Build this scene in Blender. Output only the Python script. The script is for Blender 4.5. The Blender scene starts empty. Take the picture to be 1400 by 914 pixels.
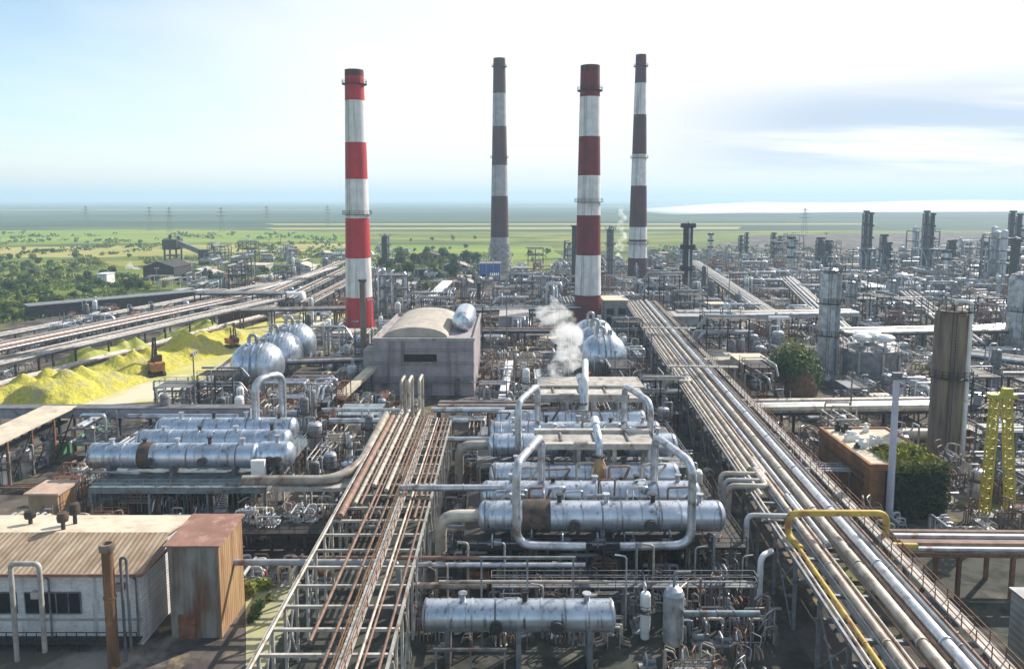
import bpy, math, random
from mathutils import Vector, Matrix, noise
RND = random.Random(11)
sc = bpy.context.scene
COL = sc.collection
PI = math.pi
# ------------------------------------------------------------------ camera model (photo is 1400 x 914)
CAM_H, F, TH = 45.0, 1000.0, math.radians(6.0)
CY = 272.0 + F*math.tan(TH)
CT, ST = math.cos(TH), math.sin(TH)
def G(u, v, z=0.0):
    """ground position (x, y) of the photo's pixel (u, v) on the level z"""
    t = (CY-v)/F; h = z-CAM_H
    y = h*(CT+t*ST)/(t*CT-ST)
    d = y*CT-h*ST
    return (u-700.0)/F*d, y
def ZA(v, y):
    t = (CY-v)/F
    return CAM_H + y*(t*CT-ST)/(CT+t*ST)
def XA(u, y, z):
    return (u-700.0)/F*(y*CT-(z-CAM_H)*ST)
# ------------------------------------------------------------------ mesh builder
class MB:
    def __init__(s): s.v=[]; s.f=[]; s.m=[]; s.s=[]
    def add(s, vs, fs, mi=0, smooth=False):
        b=len(s.v); s.v.extend([tuple(q) for q in vs])
        for f in fs:
            s.f.append(tuple(b+i for i in f)); s.m.append(mi); s.s.append(smooth)
        return s
    def bx(s, x0,y0,z0,x1,y1,z1, mi=0):
        return s.add([(x0,y0,z0),(x1,y0,z0),(x1,y1,z0),(x0,y1,z0),(x0,y0,z1),(x1,y0,z1),(x1,y1,z1),(x0,y1,z1)],
              [(3,2,1,0),(4,5,6,7),(0,1,5,4),(1,2,6,5),(2,3,7,6),(3,0,4,7)], mi)
    def bar(s, p0, p1, w, h=None, mi=0):
        p0=Vector(p0); p1=Vector(p1); d=(p1-p0)
        if d.length<1e-6: return s
        d.normalize(); h=h or w
        up=Vector((0,0,1)) if abs(d.z)<.95 else Vector((0,1,0))
        a=d.cross(up).normalized()*(w/2); b=a.cross(d).normalized()*(h/2)
        vs=[p0-a-b,p0+a-b,p0+a+b,p0-a+b,p1-a-b,p1+a-b,p1+a+b,p1-a+b]
        return s.add(vs,[(0,1,2,3),(7,6,5,4),(1,0,4,5),(2,1,5,6),(3,2,6,7),(0,3,7,4)],mi)
    def cyl(s, p0, p1, r0, r1=None, n=12, mi=0, caps=True):
        p0=Vector(p0); p1=Vector(p1); r1=r0 if r1 is None else r1
        d=(p1-p0).normalized(); up=Vector((0,0,1)) if abs(d.z)<.9 else Vector((1,0,0))
        a=d.cross(up).normalized(); b=a.cross(d)
        vs=[]
        for p,r in ((p0,r0),(p1,r1)):
            for k in range(n):
                t=2*PI*k/n; vs.append(p+(a*math.cos(t)+b*math.sin(t))*r)
        s.add(vs,[((k+1)%n,k,n+k,n+(k+1)%n) for k in range(n)],mi,True)
        if caps: s.add(vs[:n],[tuple(range(n))],mi); s.add(vs[n:],[tuple(range(n))[::-1]],mi)
        return s
    def tube(s, pts, r, n=8, mi=0, bend=None, caps=True):
        P=[Vector(p) for p in pts]; bend=bend or r*2.2
        Q=[P[0]]
        for i in range(1,len(P)-1):
            a=P[i-1]-P[i]; b=P[i+1]-P[i]
            k=min(bend,a.length*.48,b.length*.48)
            a.normalize(); b.normalize()
            if a.dot(b)<-.995: Q.append(P[i]); continue
            A=P[i]+a*k; B=P[i]+b*k
            for j in range(6):
                t=j/5; Q.append(A*(1-t)**2+P[i]*2*t*(1-t)+B*t*t)
        Q.append(P[-1])
        d=(Q[1]-Q[0]).normalized(); up=Vector((0,0,1)) if abs(d.z)<.9 else Vector((1,0,0))
        a=d.cross(up).normalized(); vs=[]
        for i,q in enumerate(Q):
            if i==0: t=d
            elif i==len(Q)-1: t=(Q[-1]-Q[-2]).normalized()
            else: t=((Q[i+1]-q).normalized()+(q-Q[i-1]).normalized()).normalized()
            a=(a-t*a.dot(t)).normalized(); b=t.cross(a)
            for k in range(n):
                w=2*PI*k/n; vs.append(q+(a*math.cos(w)+b*math.sin(w))*r)
        fs=[(i*n+k,i*n+(k+1)%n,(i+1)*n+(k+1)%n,(i+1)*n+k) for i in range(len(Q)-1) for k in range(n)]
        s.add(vs,fs,mi,True)
        if caps: s.add(vs[:n],[tuple(range(n))[::-1]],mi); s.add(vs[-n:],[tuple(range(n))],mi)
        return s
    def lathe(s, prof, n=24, mi=0, axis='z', c=(0,0,0), mis=None):
        """prof: (r, h) pairs along the axis"""
        vs=[]
        for r,h in prof:
            for k in range(n):
                t=2*PI*k/n; x,y=r*math.cos(t),r*math.sin(t)
                p=(x,y,h) if axis=='z' else ((h,x,y) if axis=='x' else (y,h,x))
                vs.append((p[0]+c[0],p[1]+c[1],p[2]+c[2]))
        for i in range(len(prof)-1):
            s.add(vs[i*n:(i+2)*n],[(k,(k+1)%n,n+(k+1)%n,n+k) for k in range(n)],mis[i] if mis else mi,True)
        return s
    def quad(s,a,b,c,d,mi=0): return s.add([a,b,c,d],[(0,1,2,3)],mi)
    def rail(s, p0, p1, h=1.1, t=.06, mi=0, step=2.0):
        p0=Vector(p0); p1=Vector(p1); n=max(1,int((p1-p0).length/step)); up=Vector((0,0,1))
        for i in range(n+1):
            p=p0.lerp(p1,i/n); s.bar(p,p+up*h,t,t,mi)
        for k in (1.0,.52): s.bar(p0+up*h*k,p1+up*h*k,t,t,mi)
        return s
    def ladder(s,p0,p1,side=(1,0,0),w=.5,mi=0,step=.5):
        p0=Vector(p0);p1=Vector(p1);a=Vector(side).normalized()*(w/2)
        s.bar(p0-a,p1-a,.07,.07,mi); s.bar(p0+a,p1+a,.07,.07,mi)
        n=int((p1-p0).length/step)
        for i in range(1,n): p=p0.lerp(p1,i/n); s.bar(p-a,p+a,.04,.04,mi)
        return s
    def data(s, name, mats):
        me=bpy.data.meshes.new(name); me.from_pydata(s.v,[],s.f)
        for m in (mats if isinstance(mats,(list,tuple)) else [mats]): me.materials.append(m)
        me.polygons.foreach_set('material_index',s.m); me.polygons.foreach_set('use_smooth',s.s)
        me.update()
        if any(s.s):
            try: me.set_sharp_from_angle(angle=math.radians(38))
            except Exception: pass
        return me
    def build(s, name, mats, parent=None, loc=None, rz=0.0):
        o=bpy.data.objects.new(name,s.data(name,mats)); COL.objects.link(o)
        if loc is not None: o.location=loc
        if rz: o.rotation_euler=(0,0,rz)
        if parent is not None: o.parent=parent
        return o
# ------------------------------------------------------------------ naming and labels
USED={}
def tag(o,label=None,cat=None,group=None,kind=None):
    if label: o['label']=label
    if cat: o['category']=cat
    if group: o['group']=group
    if kind: o['kind']=kind
    return o
def thing(name,label,cat,loc=(0,0,0),rz=0.0,group=None):
    o=bpy.data.objects.new(name,None); COL.objects.link(o); o.empty_display_size=.5
    o.location=loc; o.rotation_euler=(0,0,rz)
    return tag(o,label,cat,group)
def child_copy(o,parent):
    c=o.copy(); COL.objects.link(c); c.parent=parent
    for g in list(o.children): child_copy(g,c)
    return c
def copy_tree(o,loc,rz=0.0,label=None,group=None,scale=None):
    c=o.copy(); COL.objects.link(c); c.location=loc; c.rotation_euler=(0,0,rz)
    if scale: c.scale=scale if isinstance(scale,(tuple,list)) else (scale,)*3
    if label: c['label']=label
    if group: c['group']=group
    for ch in list(o.children): child_copy(ch,c)
    return c
LAND=[]     # (phrase, x, y)
PEND=[]     # (object, description, x, y)
ORD=['nearest','second nearest','third nearest','fourth nearest','fifth nearest','sixth nearest','seventh nearest','eighth nearest','ninth nearest','tenth nearest']
def auto(o,desc,x,y): PEND.append((o,desc,x,y))
def finish_labels():
    cap={}
    todo=[]
    for o,desc,x,y in PEND:
        c=sorted([l for l in LAND if len(l[0].split())<=6],key=lambda l:(l[1]-x)**2+(l[2]-y)**2)[:5]
        best=None
        for l in c:
            dx,dy=x-l[1],(y-l[2])
            rel=('left of' if dx<0 else 'right of') if abs(dx)>abs(dy)*.8 else ('in front of' if dy<0 else 'behind')
            k=(desc,rel,l[0])
            if cap.get(k,0)<len(ORD): best=(k,math.hypot(dx,dy)); break
        if best is None: best=((desc,'near',c[0][0]),0)
        cap[best[0]]=cap.get(best[0],0)+1
        todo.append((best[0],best[1],o))
    byk={}
    for k,d,o in todo: byk.setdefault(k,[]).append((d,o))
    for (desc,rel,lm),lst in byk.items():
        lst.sort(key=lambda t:t[0])
        for i,(d,o) in enumerate(lst):
            o['label']=f"{desc} {rel} {lm}" + ('' if len(lst)==1 else f", {ORD[min(i,9)]}")
# ------------------------------------------------------------------ materials
MATS={}
def node(nt,t,**kw):
    n=nt.nodes.new(t)
    for k,v in kw.items():
        if k in n.inputs.keys() if isinstance(k,str) else False: n.inputs[k].default_value=v
        else: setattr(n,k,v)
    return n
def rgb(c): return (c[0],c[1],c[2],1.0)
def mat(name,c1,c2=None,rough=.7,metal=0.0,scale=1.0,st=(1,1,1),lo=.38,hi=.62,c3=None,s3=.25,st3=(1,1,1),lo3=.55,hi3=.68,rand=.12,wave=None,bump=.0,coords='Object',brick=None,hue=0.0):
    m=bpy.data.materials.new(name); m.use_nodes=True; nt=m.node_tree; L=nt.links
    b=nt.nodes['Principled BSDF']; b.inputs['Roughness'].default_value=rough; b.inputs['Metallic'].default_value=metal
    tc=node(nt,'ShaderNodeTexCoord')
    def nz(sc_,st_,det=6.0,rg=.6):
        mp=node(nt,'ShaderNodeMapping'); mp.inputs['Scale'].default_value=st_; L.new(tc.outputs[coords],mp.inputs['Vector'])
        n=node(nt,'ShaderNodeTexNoise'); n.inputs['Scale'].default_value=sc_; n.inputs['Detail'].default_value=det; n.inputs['Roughness'].default_value=rg
        L.new(mp.outputs[0],n.inputs['Vector']); return n
    def mr(src,a,z):
        r=node(nt,'ShaderNodeMapRange'); r.inputs[1].default_value=a; r.inputs[2].default_value=z; L.new(src,r.inputs[0]); return r.outputs[0]
    def mix(f,a,b_,bt='MIX'):
        x=node(nt,'ShaderNodeMix',data_type='RGBA',blend_type=bt)
        for s_,val in ((x.inputs[0],f),(x.inputs[6],a),(x.inputs[7],b_)):
            if isinstance(val,(int,float)): s_.default_value=val
            elif isinstance(val,tuple): s_.default_value=rgb(val)
            else: L.new(val,s_)
        return x.outputs[2]
    n1=nz(scale,st); col=mix(mr(n1.outputs[0],lo,hi),c1,c2 or tuple(k*.7 for k in c1))
    if brick:
        bt=node(nt,'ShaderNodeTexBrick'); bt.inputs['Scale'].default_value=brick; bt.inputs['Mortar Size'].default_value=.012
        bt.inputs['Color1'].default_value=(1,1,1,1); bt.inputs['Color2'].default_value=(.8,.8,.8,1); bt.inputs['Mortar'].default_value=(.55,.55,.55,1)
        mp=node(nt,'ShaderNodeMapping'); mp.inputs['Rotation'].default_value=(PI/2,0,0); L.new(tc.outputs[coords],mp.inputs['Vector']); L.new(mp.outputs[0],bt.inputs['Vector'])
        col=mix(1.0,col,bt.outputs[0],'MULTIPLY')
    if c3:
        n3=nz(s3,st3); col=mix(mr(n3.outputs[0],lo3,hi3),col,c3)
    if rand:
        oi=node(nt,'ShaderNodeObjectInfo'); r=node(nt,'ShaderNodeMapRange'); r.inputs[3].default_value=1-rand; r.inputs[4].default_value=1+rand
        L.new(oi.outputs['Random'],r.inputs[0]); hsv=node(nt,'ShaderNodeHueSaturation'); L.new(r.outputs[0],hsv.inputs['Value']); L.new(col,hsv.inputs['Color'])
        if hue:
            r2=node(nt,'ShaderNodeMapRange'); r2.inputs[3].default_value=.5-hue; r2.inputs[4].default_value=.5+hue
            mm=node(nt,'ShaderNodeMath',operation='FRACT'); m7=node(nt,'ShaderNodeMath',operation='MULTIPLY'); m7.inputs[1].default_value=7.13
            L.new(oi.outputs['Random'],m7.inputs[0]); L.new(m7.outputs[0],mm.inputs[0]); L.new(mm.outputs[0],r2.inputs[0]); L.new(r2.outputs[0],hsv.inputs['Hue'])
        col=hsv.outputs[0]
    L.new(col,b.inputs['Base Color'])
    hgt=None
    if wave:
        ax,per=wave; sx=node(nt,'ShaderNodeSeparateXYZ'); L.new(tc.outputs[coords],sx.inputs[0])
        k=node(nt,'ShaderNodeMath',operation='MULTIPLY'); k.inputs[1].default_value=2*PI/per; L.new(sx.outputs['XYZ'.index(ax)],k.inputs[0])
        sn=node(nt,'ShaderNodeMath',operation='SINE'); L.new(k.outputs[0],sn.inputs[0]); hgt=sn.outputs[0]; dist=.035
    elif bump: hgt=n1.outputs[0]; dist=bump
    if hgt is not None:
        bp=node(nt,'ShaderNodeBump'); bp.inputs['Strength'].default_value=.8; bp.inputs['Distance'].default_value=dist; L.new(hgt,bp.inputs['Height']); L.new(bp.outputs[0],b.inputs['Normal'])
    if metal<.3: b.inputs['Specular IOR Level'].default_value=.35
    MATS[name]=m; return m
M=MATS
mat('alu',(.60,.66,.75),(.43,.48,.56),.32,.75,.5,(1,1,1),c3=(.14,.115,.095),s3=.8,st3=(3.0,2,.18),lo3=.55,hi3=.70)
mat('alu_dull',(.50,.53,.57),(.28,.30,.33),.45,.6,.7,c3=(.17,.13,.10),s3=.9,st3=(1.6,1.6,.4),lo3=.54,hi3=.72)
mat('pipe_pale',(.52,.47,.40),(.34,.29,.24),.5,.1,.5,c3=(.19,.12,.085),s3=.6,lo3=.53,hi3=.68,rand=.25,hue=.01)
mat('pipe_grey',(.42,.43,.45),(.27,.28,.30),.5,.2,.5,c3=(.18,.12,.09),s3=.6,lo3=.58,hi3=.7,rand=.25)
mat('pipe_brown',(.26,.16,.115),(.15,.09,.07),.65,.1,.8,rand=.25)
mat('pipe_silver',(.60,.62,.66),(.40,.42,.46),.36,.65,.8,c3=(.20,.15,.12),s3=.7,lo3=.55,hi3=.72,rand=.15)
mat('pipe_yellow',(.58,.41,.07),(.42,.27,.06),.6,.0,1.0,c3=(.30,.13,.06),s3=.5,lo3=.5,hi3=.65,rand=.05)
mat('shade_dark_wall',(.075,.07,.05),(.04,.042,.03),.9,0,.5,c3=(.13,.10,.06),s3=.4,st3=(1,1,.3),rand=0)  # shade of the block's front face put into a near-black wall colour
mat('steel_dark',(.055,.052,.055),(.03,.03,.03),.65,.2,1.0,c3=(.12,.065,.04),s3=.6,rand=.3)
mat('steel_grey',(.22,.23,.25),(.13,.13,.14),.6,.2,.8,c3=(.16,.085,.05),s3=.7,rand=.25)
mat('steel_pale',(.47,.45,.42),(.32,.29,.26),.6,.1,.8,c3=(.2,.12,.08),s3=.6,rand=.2)
mat('steel_rust',(.24,.115,.06),(.13,.065,.04),.8,.1,1.2,rand=.3,hue=.015)
mat('steel_teal',(.23,.28,.31),(.13,.16,.18),.55,.2,.8,c3=(.14,.09,.06),s3=.8,rand=.2)
mat('orange_rust',(.40,.17,.06),(.22,.10,.05),.7,0,1.2,rand=.1)
mat('concrete',(.40,.385,.37),(.29,.275,.265),.85,0,.35,c3=(.17,.155,.15),s3=.5,st3=(1.2,1.2,.2),rand=.1,bump=.03)
mat('concrete_mauve',(.40,.35,.37),(.29,.255,.27),.85,0,.3,c3=(.15,.125,.125),s3=.35,st3=(1.4,1.4,.15),lo3=.5,hi3=.72,rand=.0,bump=.03)
mat('white_wall',(.80,.80,.80),(.66,.65,.66),.8,0,.5,c3=(.28,.25,.23),s3=.6,st3=(1.6,1.6,.22),lo3=.55,hi3=.75,rand=.05,brick=1.5)
mat('roof_brown',(.36,.265,.18),(.25,.175,.12),.85,0,.35,c3=(.45,.37,.27),s3=.45,st3=(2.5,.4,1),lo3=.5,hi3=.7,rand=0,wave=('X',.55))
mat('roof_pale',(.62,.54,.42),(.47,.40,.31),.85,0,.4,c3=(.30,.24,.18),s3=.6,lo3=.6,hi3=.7,rand=0)
mat('roof_tan',(.46,.41,.35),(.35,.315,.27),.8,0,.25,c3=(.30,.26,.22),s3=.3,lo3=.58,hi3=.72,rand=0)
mat('roof_red',(.30,.165,.125),(.22,.12,.09),.8,0,.6,c3=(.40,.25,.2),s3=.8,rand=0)
mat('rust_sheet',(.30,.285,.27),(.19,.165,.145),.75,.1,.5,(1.2,1.2,.25),c3=(.16,.075,.04),s3=.4,st3=(1.5,1.5,.3),lo3=.46,hi3=.66,rand=0,wave=('X',.5))
mat('rust_bright',(.40,.265,.14),(.27,.15,.08),.75,.0,.5,(1.2,1.2,.3),c3=(.16,.08,.04),s3=.5,st3=(1.5,1.5,.3),lo3=.55,hi3=.7,rand=0,wave=('Y',.5))
mat('brown_wall',(.42,.20,.085),(.28,.13,.06),.85,0,.4,c3=(.13,.075,.05),s3=.35,st3=(1,1,.25),lo3=.52,hi3=.7,rand=0,brick=1.2)
mat('tan_wall',(.42,.30,.19),(.30,.20,.13),.85,0,.4,c3=(.16,.11,.08),s3=.4,st3=(1,1,.3),rand=.12)
mat('red_paint',(.50,.022,.03),(.40,.02,.03),.6,0,.3,c3=(.24,.03,.03),s3=.4,st3=(2,2,.1),lo3=.50,hi3=.72,rand=0)
mat('maroon_paint',(.19,.012,.02),(.13,.01,.017),.6,0,.3,c3=(.10,.02,.02),s3=.4,st3=(2,2,.1),lo3=.5,hi3=.72,rand=0)
mat('brown_paint',(.085,.022,.03),(.06,.016,.022),.6,0,.3,rand=0)
mat('soot_paint',(.12,.035,.035),(.05,.025,.025),.8,0,.5,(1.5,1.5,.3),rand=0)
mat('chimney_white',(.74,.73,.72),(.60,.59,.59),.7,0,.3,c3=(.36,.33,.31),s3=.4,st3=(2,2,.1),lo3=.52,hi3=.70,rand=0)
mat('chimney_grey',(.44,.42,.43),(.33,.31,.32),.7,0,.3,rand=0)
mat('chimney_lattice',(.36,.35,.36),(.22,.21,.22),.7,0,1.5,rand=0)
mat('sulphur',(.54,.47,.07),(.36,.34,.06),.9,0,1.1,c3=(.36,.33,.15),s3=.22,lo3=.50,hi3=.66,rand=.06,bump=.7)
mat('sulphur_dull',(.34,.35,.08),(.25,.28,.06),.9,0,.25,c3=(.5,.48,.2),s3=.2,rand=.1,bump=.5)
mat('yard_sulphur',(.54,.47,.17),(.40,.39,.10),.9,0,.08,c3=(.56,.52,.38),s3=.05,lo3=.48,hi3=.6,rand=0,coords='Object')
mat('green_sheet',(.10,.26,.13),(.08,.2,.1),.6,0,.5,rand=0,wave=('Y',.4))
mat('blue_sheet',(.06,.16,.42),(.05,.12,.32),.5,.1,.5,rand=0)
mat('glass_dark',(.02,.022,.025),(.03,.032,.035),.15,0,1,rand=0)
mat('black_gap',(.012,.012,.012),(.02,.018,.016),.9,0,1,rand=0)
mat('valve_red',(.32,.05,.03),(.25,.04,.03),.5,0,1,rand=.2)
mat('white_paint',(.80,.80,.79),(.68,.68,.67),.45,0,.6,c3=(.4,.35,.3),s3=.5,lo3=.62,hi3=.75,rand=.06)
mat('moss',(.34,.35,.06),(.44,.43,.09),.95,0,.8,c3=(.10,.13,.03),s3=.5,lo3=.5,hi3=.6,rand=.1)
mat('column_rust',(.25,.19,.15),(.11,.08,.065),.75,.1,.5,(1.3,1.3,.2),c3=(.26,.25,.12),s3=.25,st3=(1.6,1.6,.15),lo3=.52,hi3=.66,rand=0)
mat('bark',(.11,.08,.055),(.07,.05,.035),.9,0,2)
def leafmat(name,c1,c2):
    m=mat(name,c1,c2,.6,0,.9,rand=.3,hue=.015); nt=m.node_tree
    b=nt.nodes['Principled BSDF']; out=nt.nodes['Material Output']
    tr=node(nt,'ShaderNodeBsdfTranslucent'); mx=node(nt,'ShaderNodeMixShader'); mx.inputs[0].default_value=.3
    l=b.inputs['Base Color'].links[0].from_socket; nt.links.new(l,tr.inputs[0])
    nt.links.new(b.outputs[0],mx.inputs[1]); nt.links.new(tr.outputs[0],mx.inputs[2]); nt.links.new(mx.outputs[0],out.inputs[0])
    return m
leafmat('leaf',(.12,.18,.04),(.06,.11,.025)); leafmat('leaf_dark',(.06,.11,.028),(.035,.065,.02)); leafmat('leaf_lime',(.28,.29,.05),(.16,.21,.035))
# ------------------------------------------------------------------ camera, sun, sky
cd=bpy.data.cameras.new('camera'); cam=bpy.data.objects.new('camera',cd); COL.objects.link(cam); sc.camera=cam
cam.location=(0,0,CAM_H); cam.rotation_euler=(PI/2-TH,0,0)
cd.sensor_fit='HORIZONTAL'; cd.sensor_width=36; cd.lens=36*F/1400.0
cd.shift_y=-(457.0-CY)/1400.0; cd.clip_start=.5; cd.clip_end=60000
SUN_AZ, SUN_EL = math.radians(48), math.radians(36)     # to the right of the view direction, ahead of the camera
sd=Vector((math.sin(SUN_AZ)*math.cos(SUN_EL),math.cos(SUN_AZ)*math.cos(SUN_EL),math.sin(SUN_EL)))
ld=bpy.data.lights.new('sun','SUN'); ld.energy=5.0; ld.angle=math.radians(.6); ld.color=(1,.93,.82)
lo=bpy.data.objects.new('sun',ld); COL.objects.link(lo); lo.rotation_euler=sd.to_track_quat('Z','Y').to_euler(); lo.location=(60,60,300)
w=bpy.data.worlds.new('World'); sc.world=w; w.use_nodes=True; nt=w.node_tree; L=nt.links
bg=nt.nodes['Background']; bg.inputs['Strength'].default_value=.1
sky=node(nt,'ShaderNodeTexSky',sky_type='NISHITA'); sky.sun_disc=False; sky.sun_elevation=SUN_EL; sky.sun_rotation=SUN_AZ
sky.air_density=1.0; sky.dust_density=.6; sky.ozone_density=1.5; sky.altitude=100
tc=node(nt,'ShaderNodeTexCoord'); sx=node(nt,'ShaderNodeSeparateXYZ'); L.new(tc.outputs['Generated'],sx.inputs[0])
def mth(op,a,b=None,cl=False):
    n=node(nt,'ShaderNodeMath',operation=op); n.use_clamp=cl
    for i,v in enumerate((a,b)):
        if v is None: continue
        if isinstance(v,(int,float)): n.inputs[i].default_value=v
        else: L.new(v,n.inputs[i])
    return n.outputs[0]
zz=mth('ADD',mth('MAXIMUM',sx.outputs[2],0.0),.09)
cx=node(nt,'ShaderNodeCombineXYZ'); L.new(mth('DIVIDE',sx.outputs[0],zz),cx.inputs[0]); L.new(mth('DIVIDE',sx.outputs[1],zz),cx.inputs[1])
def cnoise(scale,st,det=7,rg=.58,off=(0,0,0)):
    mp=node(nt,'ShaderNodeMapping'); mp.inputs['Scale'].default_value=st; mp.inputs['Location'].default_value=off; L.new(cx.outputs[0],mp.inputs[0])
    n=node(nt,'ShaderNodeTexNoise'); n.inputs['Scale'].default_value=scale; n.inputs['Detail'].default_value=det; n.inputs['Roughness'].default_value=rg; L.new(mp.outputs[0],n.inputs['Vector']); return n.outputs[0]
def mrg(src,a,b,c=0.0,d=1.0):
    r=node(nt,'ShaderNodeMapRange',interpolation_type='SMOOTHSTEP'); 
    for i,v in enumerate((a,b,c,d)): r.inputs[i+1].default_value=v
    L.new(src,r.inputs[0]); return r.outputs[0]
def cmix(f,a,b):
    x=node(nt,'ShaderNodeMix',data_type='RGBA')
    for s_,v in ((x.inputs[0],f),(x.inputs[6],a),(x.inputs[7],b)):
        if isinstance(v,(int,float)): s_.default_value=v
        elif isinstance(v,tuple): s_.default_value=rgb(v)
        else: L.new(v,s_)
    return x.outputs[2]
# thin bright cloud sheet, thicker towards the sun; open blue on the far side; grey-blue cloud bank low on the sun's side
azi=mth('DIVIDE',sx.outputs[0],mth('MAXIMUM',sx.outputs[1],.05))
thin=cnoise(.55,(1,.7,1),8,.55,(1.3,2.2,0))
veil=mth('ADD',mrg(azi,-.75,-.05,.0,.95),mth('MULTIPLY',mth('SUBTRACT',thin,.5),1.5),True)
veil=mth('MULTIPLY',veil,mrg(sx.outputs[1],-.3,.4,.25,1.0))
hs=node(nt,'ShaderNodeHueSaturation'); hs.inputs['Value'].default_value=1.3; hs.inputs['Saturation'].default_value=.85; hs.inputs['Hue'].default_value=.485; L.new(sky.outputs[0],hs.inputs['Color'])
c=cmix(veil,hs.outputs[0],(7.6,7.5,7.4))
bankn=cnoise(.42,(.45,1.3,1),8,.56,(4.1,.7,0))
low=mth('MULTIPLY',mrg(sx.outputs[2],.015,.05),mrg(sx.outputs[2],.10,.165,1.0,0.0))
bank=mth('MULTIPLY',mth('MULTIPLY',low,mrg(azi,.10,.45)),mrg(bankn,.30,.47))
c=cmix(mth('MULTIPLY',bank,.9),c,(3.9,4.8,6.1))
# pale warm light low over the horizon
hz=mth('MULTIPLY',mrg(sx.outputs[2],.0,.075,1.0,0.0),.55)
c=cmix(hz,c,(6.6,6.7,6.9))
L.new(c,bg.inputs['Color'])
sc.view_settings.view_transform='Standard'; sc.view_settings.look='None'; sc.view_settings.exposure=.54; sc.cycles.volume_bounces=6; sc.cycles.max_bounces=10; sc.cycles.volume_max_steps=256; sc.cycles.volume_step_rate=.5; sc.view_settings.gamma=1.0; sc.view_settings.use_curve_mapping=False
# ------------------------------------------------------------------ air
m=bpy.data.materials.new('haze_air'); m.use_nodes=True; nt=m.node_tree; nt.nodes.remove(nt.nodes['Principled BSDF'])
pv=node(nt,'ShaderNodeVolumePrincipled'); pv.inputs['Color'].default_value=(.60,.79,.97,1); pv.inputs['Density'].default_value=.00025; pv.inputs['Anisotropy'].default_value=.1
nt.links.new(pv.outputs[0],nt.nodes['Material Output'].inputs['Volume'])
mb=MB(); mb.bx(-16500,-1500,-1.5,16500,16500,138)
tag(mb.build('haze',m),kind='stuff')
# ------------------------------------------------------------------ ground
def ground_mat(name,spec):
    """spec: list of (color, scale, stretch, lo, hi) laid over one another"""
    m=bpy.data.materials.new(name); m.use_nodes=True; nt=m.node_tree; L=nt.links; b=nt.nodes['Principled BSDF']
    b.inputs['Roughness'].default_value=.95; b.inputs['Specular IOR Level'].default_value=.15
    tc=node(nt,'ShaderNodeTexCoord'); col=None
    for c,scale,st,lo,hi,off in spec:
        if col is None: col=c; continue
        mp=node(nt,'ShaderNodeMapping'); mp.inputs['Scale'].default_value=st; mp.inputs['Location'].default_value=(off,off*.7,0); L.new(tc.outputs['Object'],mp.inputs[0])
        n=node(nt,'ShaderNodeTexNoise'); n.inputs['Scale'].default_value=scale; n.inputs['Detail'].default_value=8; n.inputs['Roughness'].default_value=.62; L.new(mp.outputs[0],n.inputs['Vector'])
        r=node(nt,'ShaderNodeMapRange'); r.inputs[1].default_value=lo; r.inputs[2].default_value=hi; L.new(n.outputs[0],r.inputs[0])
        x=node(nt,'ShaderNodeMix',data_type='RGBA'); L.new(r.outputs[0],x.inputs[0])
        if isinstance(col,tuple): x.inputs[6].default_value=rgb(col)
        else: L.new(col,x.inputs[6])
        x.inputs[7].default_value=rgb(c); col=x.outputs[2]
    L.new(col,b.inputs['Base Color']); return m
g=ground_mat('steppe',[((.13,.17,.035),0,0,0,0,0),((.26,.25,.05),.012,(.5,1.6,1),.47,.60,3),((.045,.075,.02),.02,(.5,1.4,1),.53,.62,9),((.30,.25,.13),.008,(.4,2.0,1),.60,.68,21),((.045,.065,.03),.0016,(.25,1.6,1),.54,.58,5),((.10,.15,.03),.05,(1,1,1),.55,.7,1)])
mb=MB(); mb.quad((-15500,-900,0),(15500,-900,0),(15500,15500,0),(-15500,15500,0))
tag(mb.build('ground',g),kind='structure')
y_=ground_mat('plant_soil',[((.115,.10,.09),0,0,0,0,0),((.05,.043,.042),.12,(1,1,1),.47,.58,2),((.28,.25,.22),.05,(1,1,1),.56,.64,8),((.05,.044,.04),.035,(1,1,1),.55,.64,15),((.14,.15,.045),.045,(1,1,1),.58,.66,31),((.26,.19,.12),.3,(1,1,1),.56,.68,4)])
def sheet(name,pts,z,m,jit=0.0,step=12.0):
    out=[]
    for i,p in enumerate(pts):
        q=pts[(i+1)%len(pts)]; d=math.hypot(q[0]-p[0],q[1]-p[1]); n=max(1,int(d/step)) if jit else 1
        for k in range(n):
            t=k/n; x=p[0]+(q[0]-p[0])*t; y=p[1]+(q[1]-p[1])*t
            if jit: 
                v=noise.noise_vector(Vector((x*.03,y*.03,z*9))); x+=v.x*jit; y+=v.y*jit
            out.append((x,y,z))
    mb=MB(); mb.add(out,[tuple(range(len(out)))]); return tag(mb.build(name,m),kind='structure')
sheet('plant_ground',[(-105,15),(-160,140),(-200,230),(-205,290),(-165,350),(-135,470),(-60,490),(-30,430),(60,470),(150,620),(300,900),(620,1000),(900,800),(600,300),(200,15)],.06,y_,14)
pad=ground_mat('shade_dark_floor',[((.075,.075,.066),0,0,0,0,0),((.035,.036,.03),.3,(1,1,1),.45,.6,3),((.17,.16,.135),.15,(1,1,1),.56,.68,9)])  # dark floor colour stands in for the shade among the equipment
sheet('process_shade_floor',[(-26,40),(28.5,40),(31,132),(-26,132)],.11,pad,.8,5)
sheet('process_shade_floor',[(41,40),(95,40),(95,98),(44.5,98)],.11,pad,1.2,5)  # second dark sheet, painting in the deep shadow beyond the long rack
fld=ground_mat('young_crop',[((.16,.24,.04),0,0,0,0,0),((.24,.28,.06),.006,(.5,2,1),.45,.6,3)])
fld2=ground_mat('ripe_field',[((.38,.33,.12),0,0,0,0,0),((.28,.28,.08),.01,(.5,2,1),.45,.6,3)])
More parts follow.
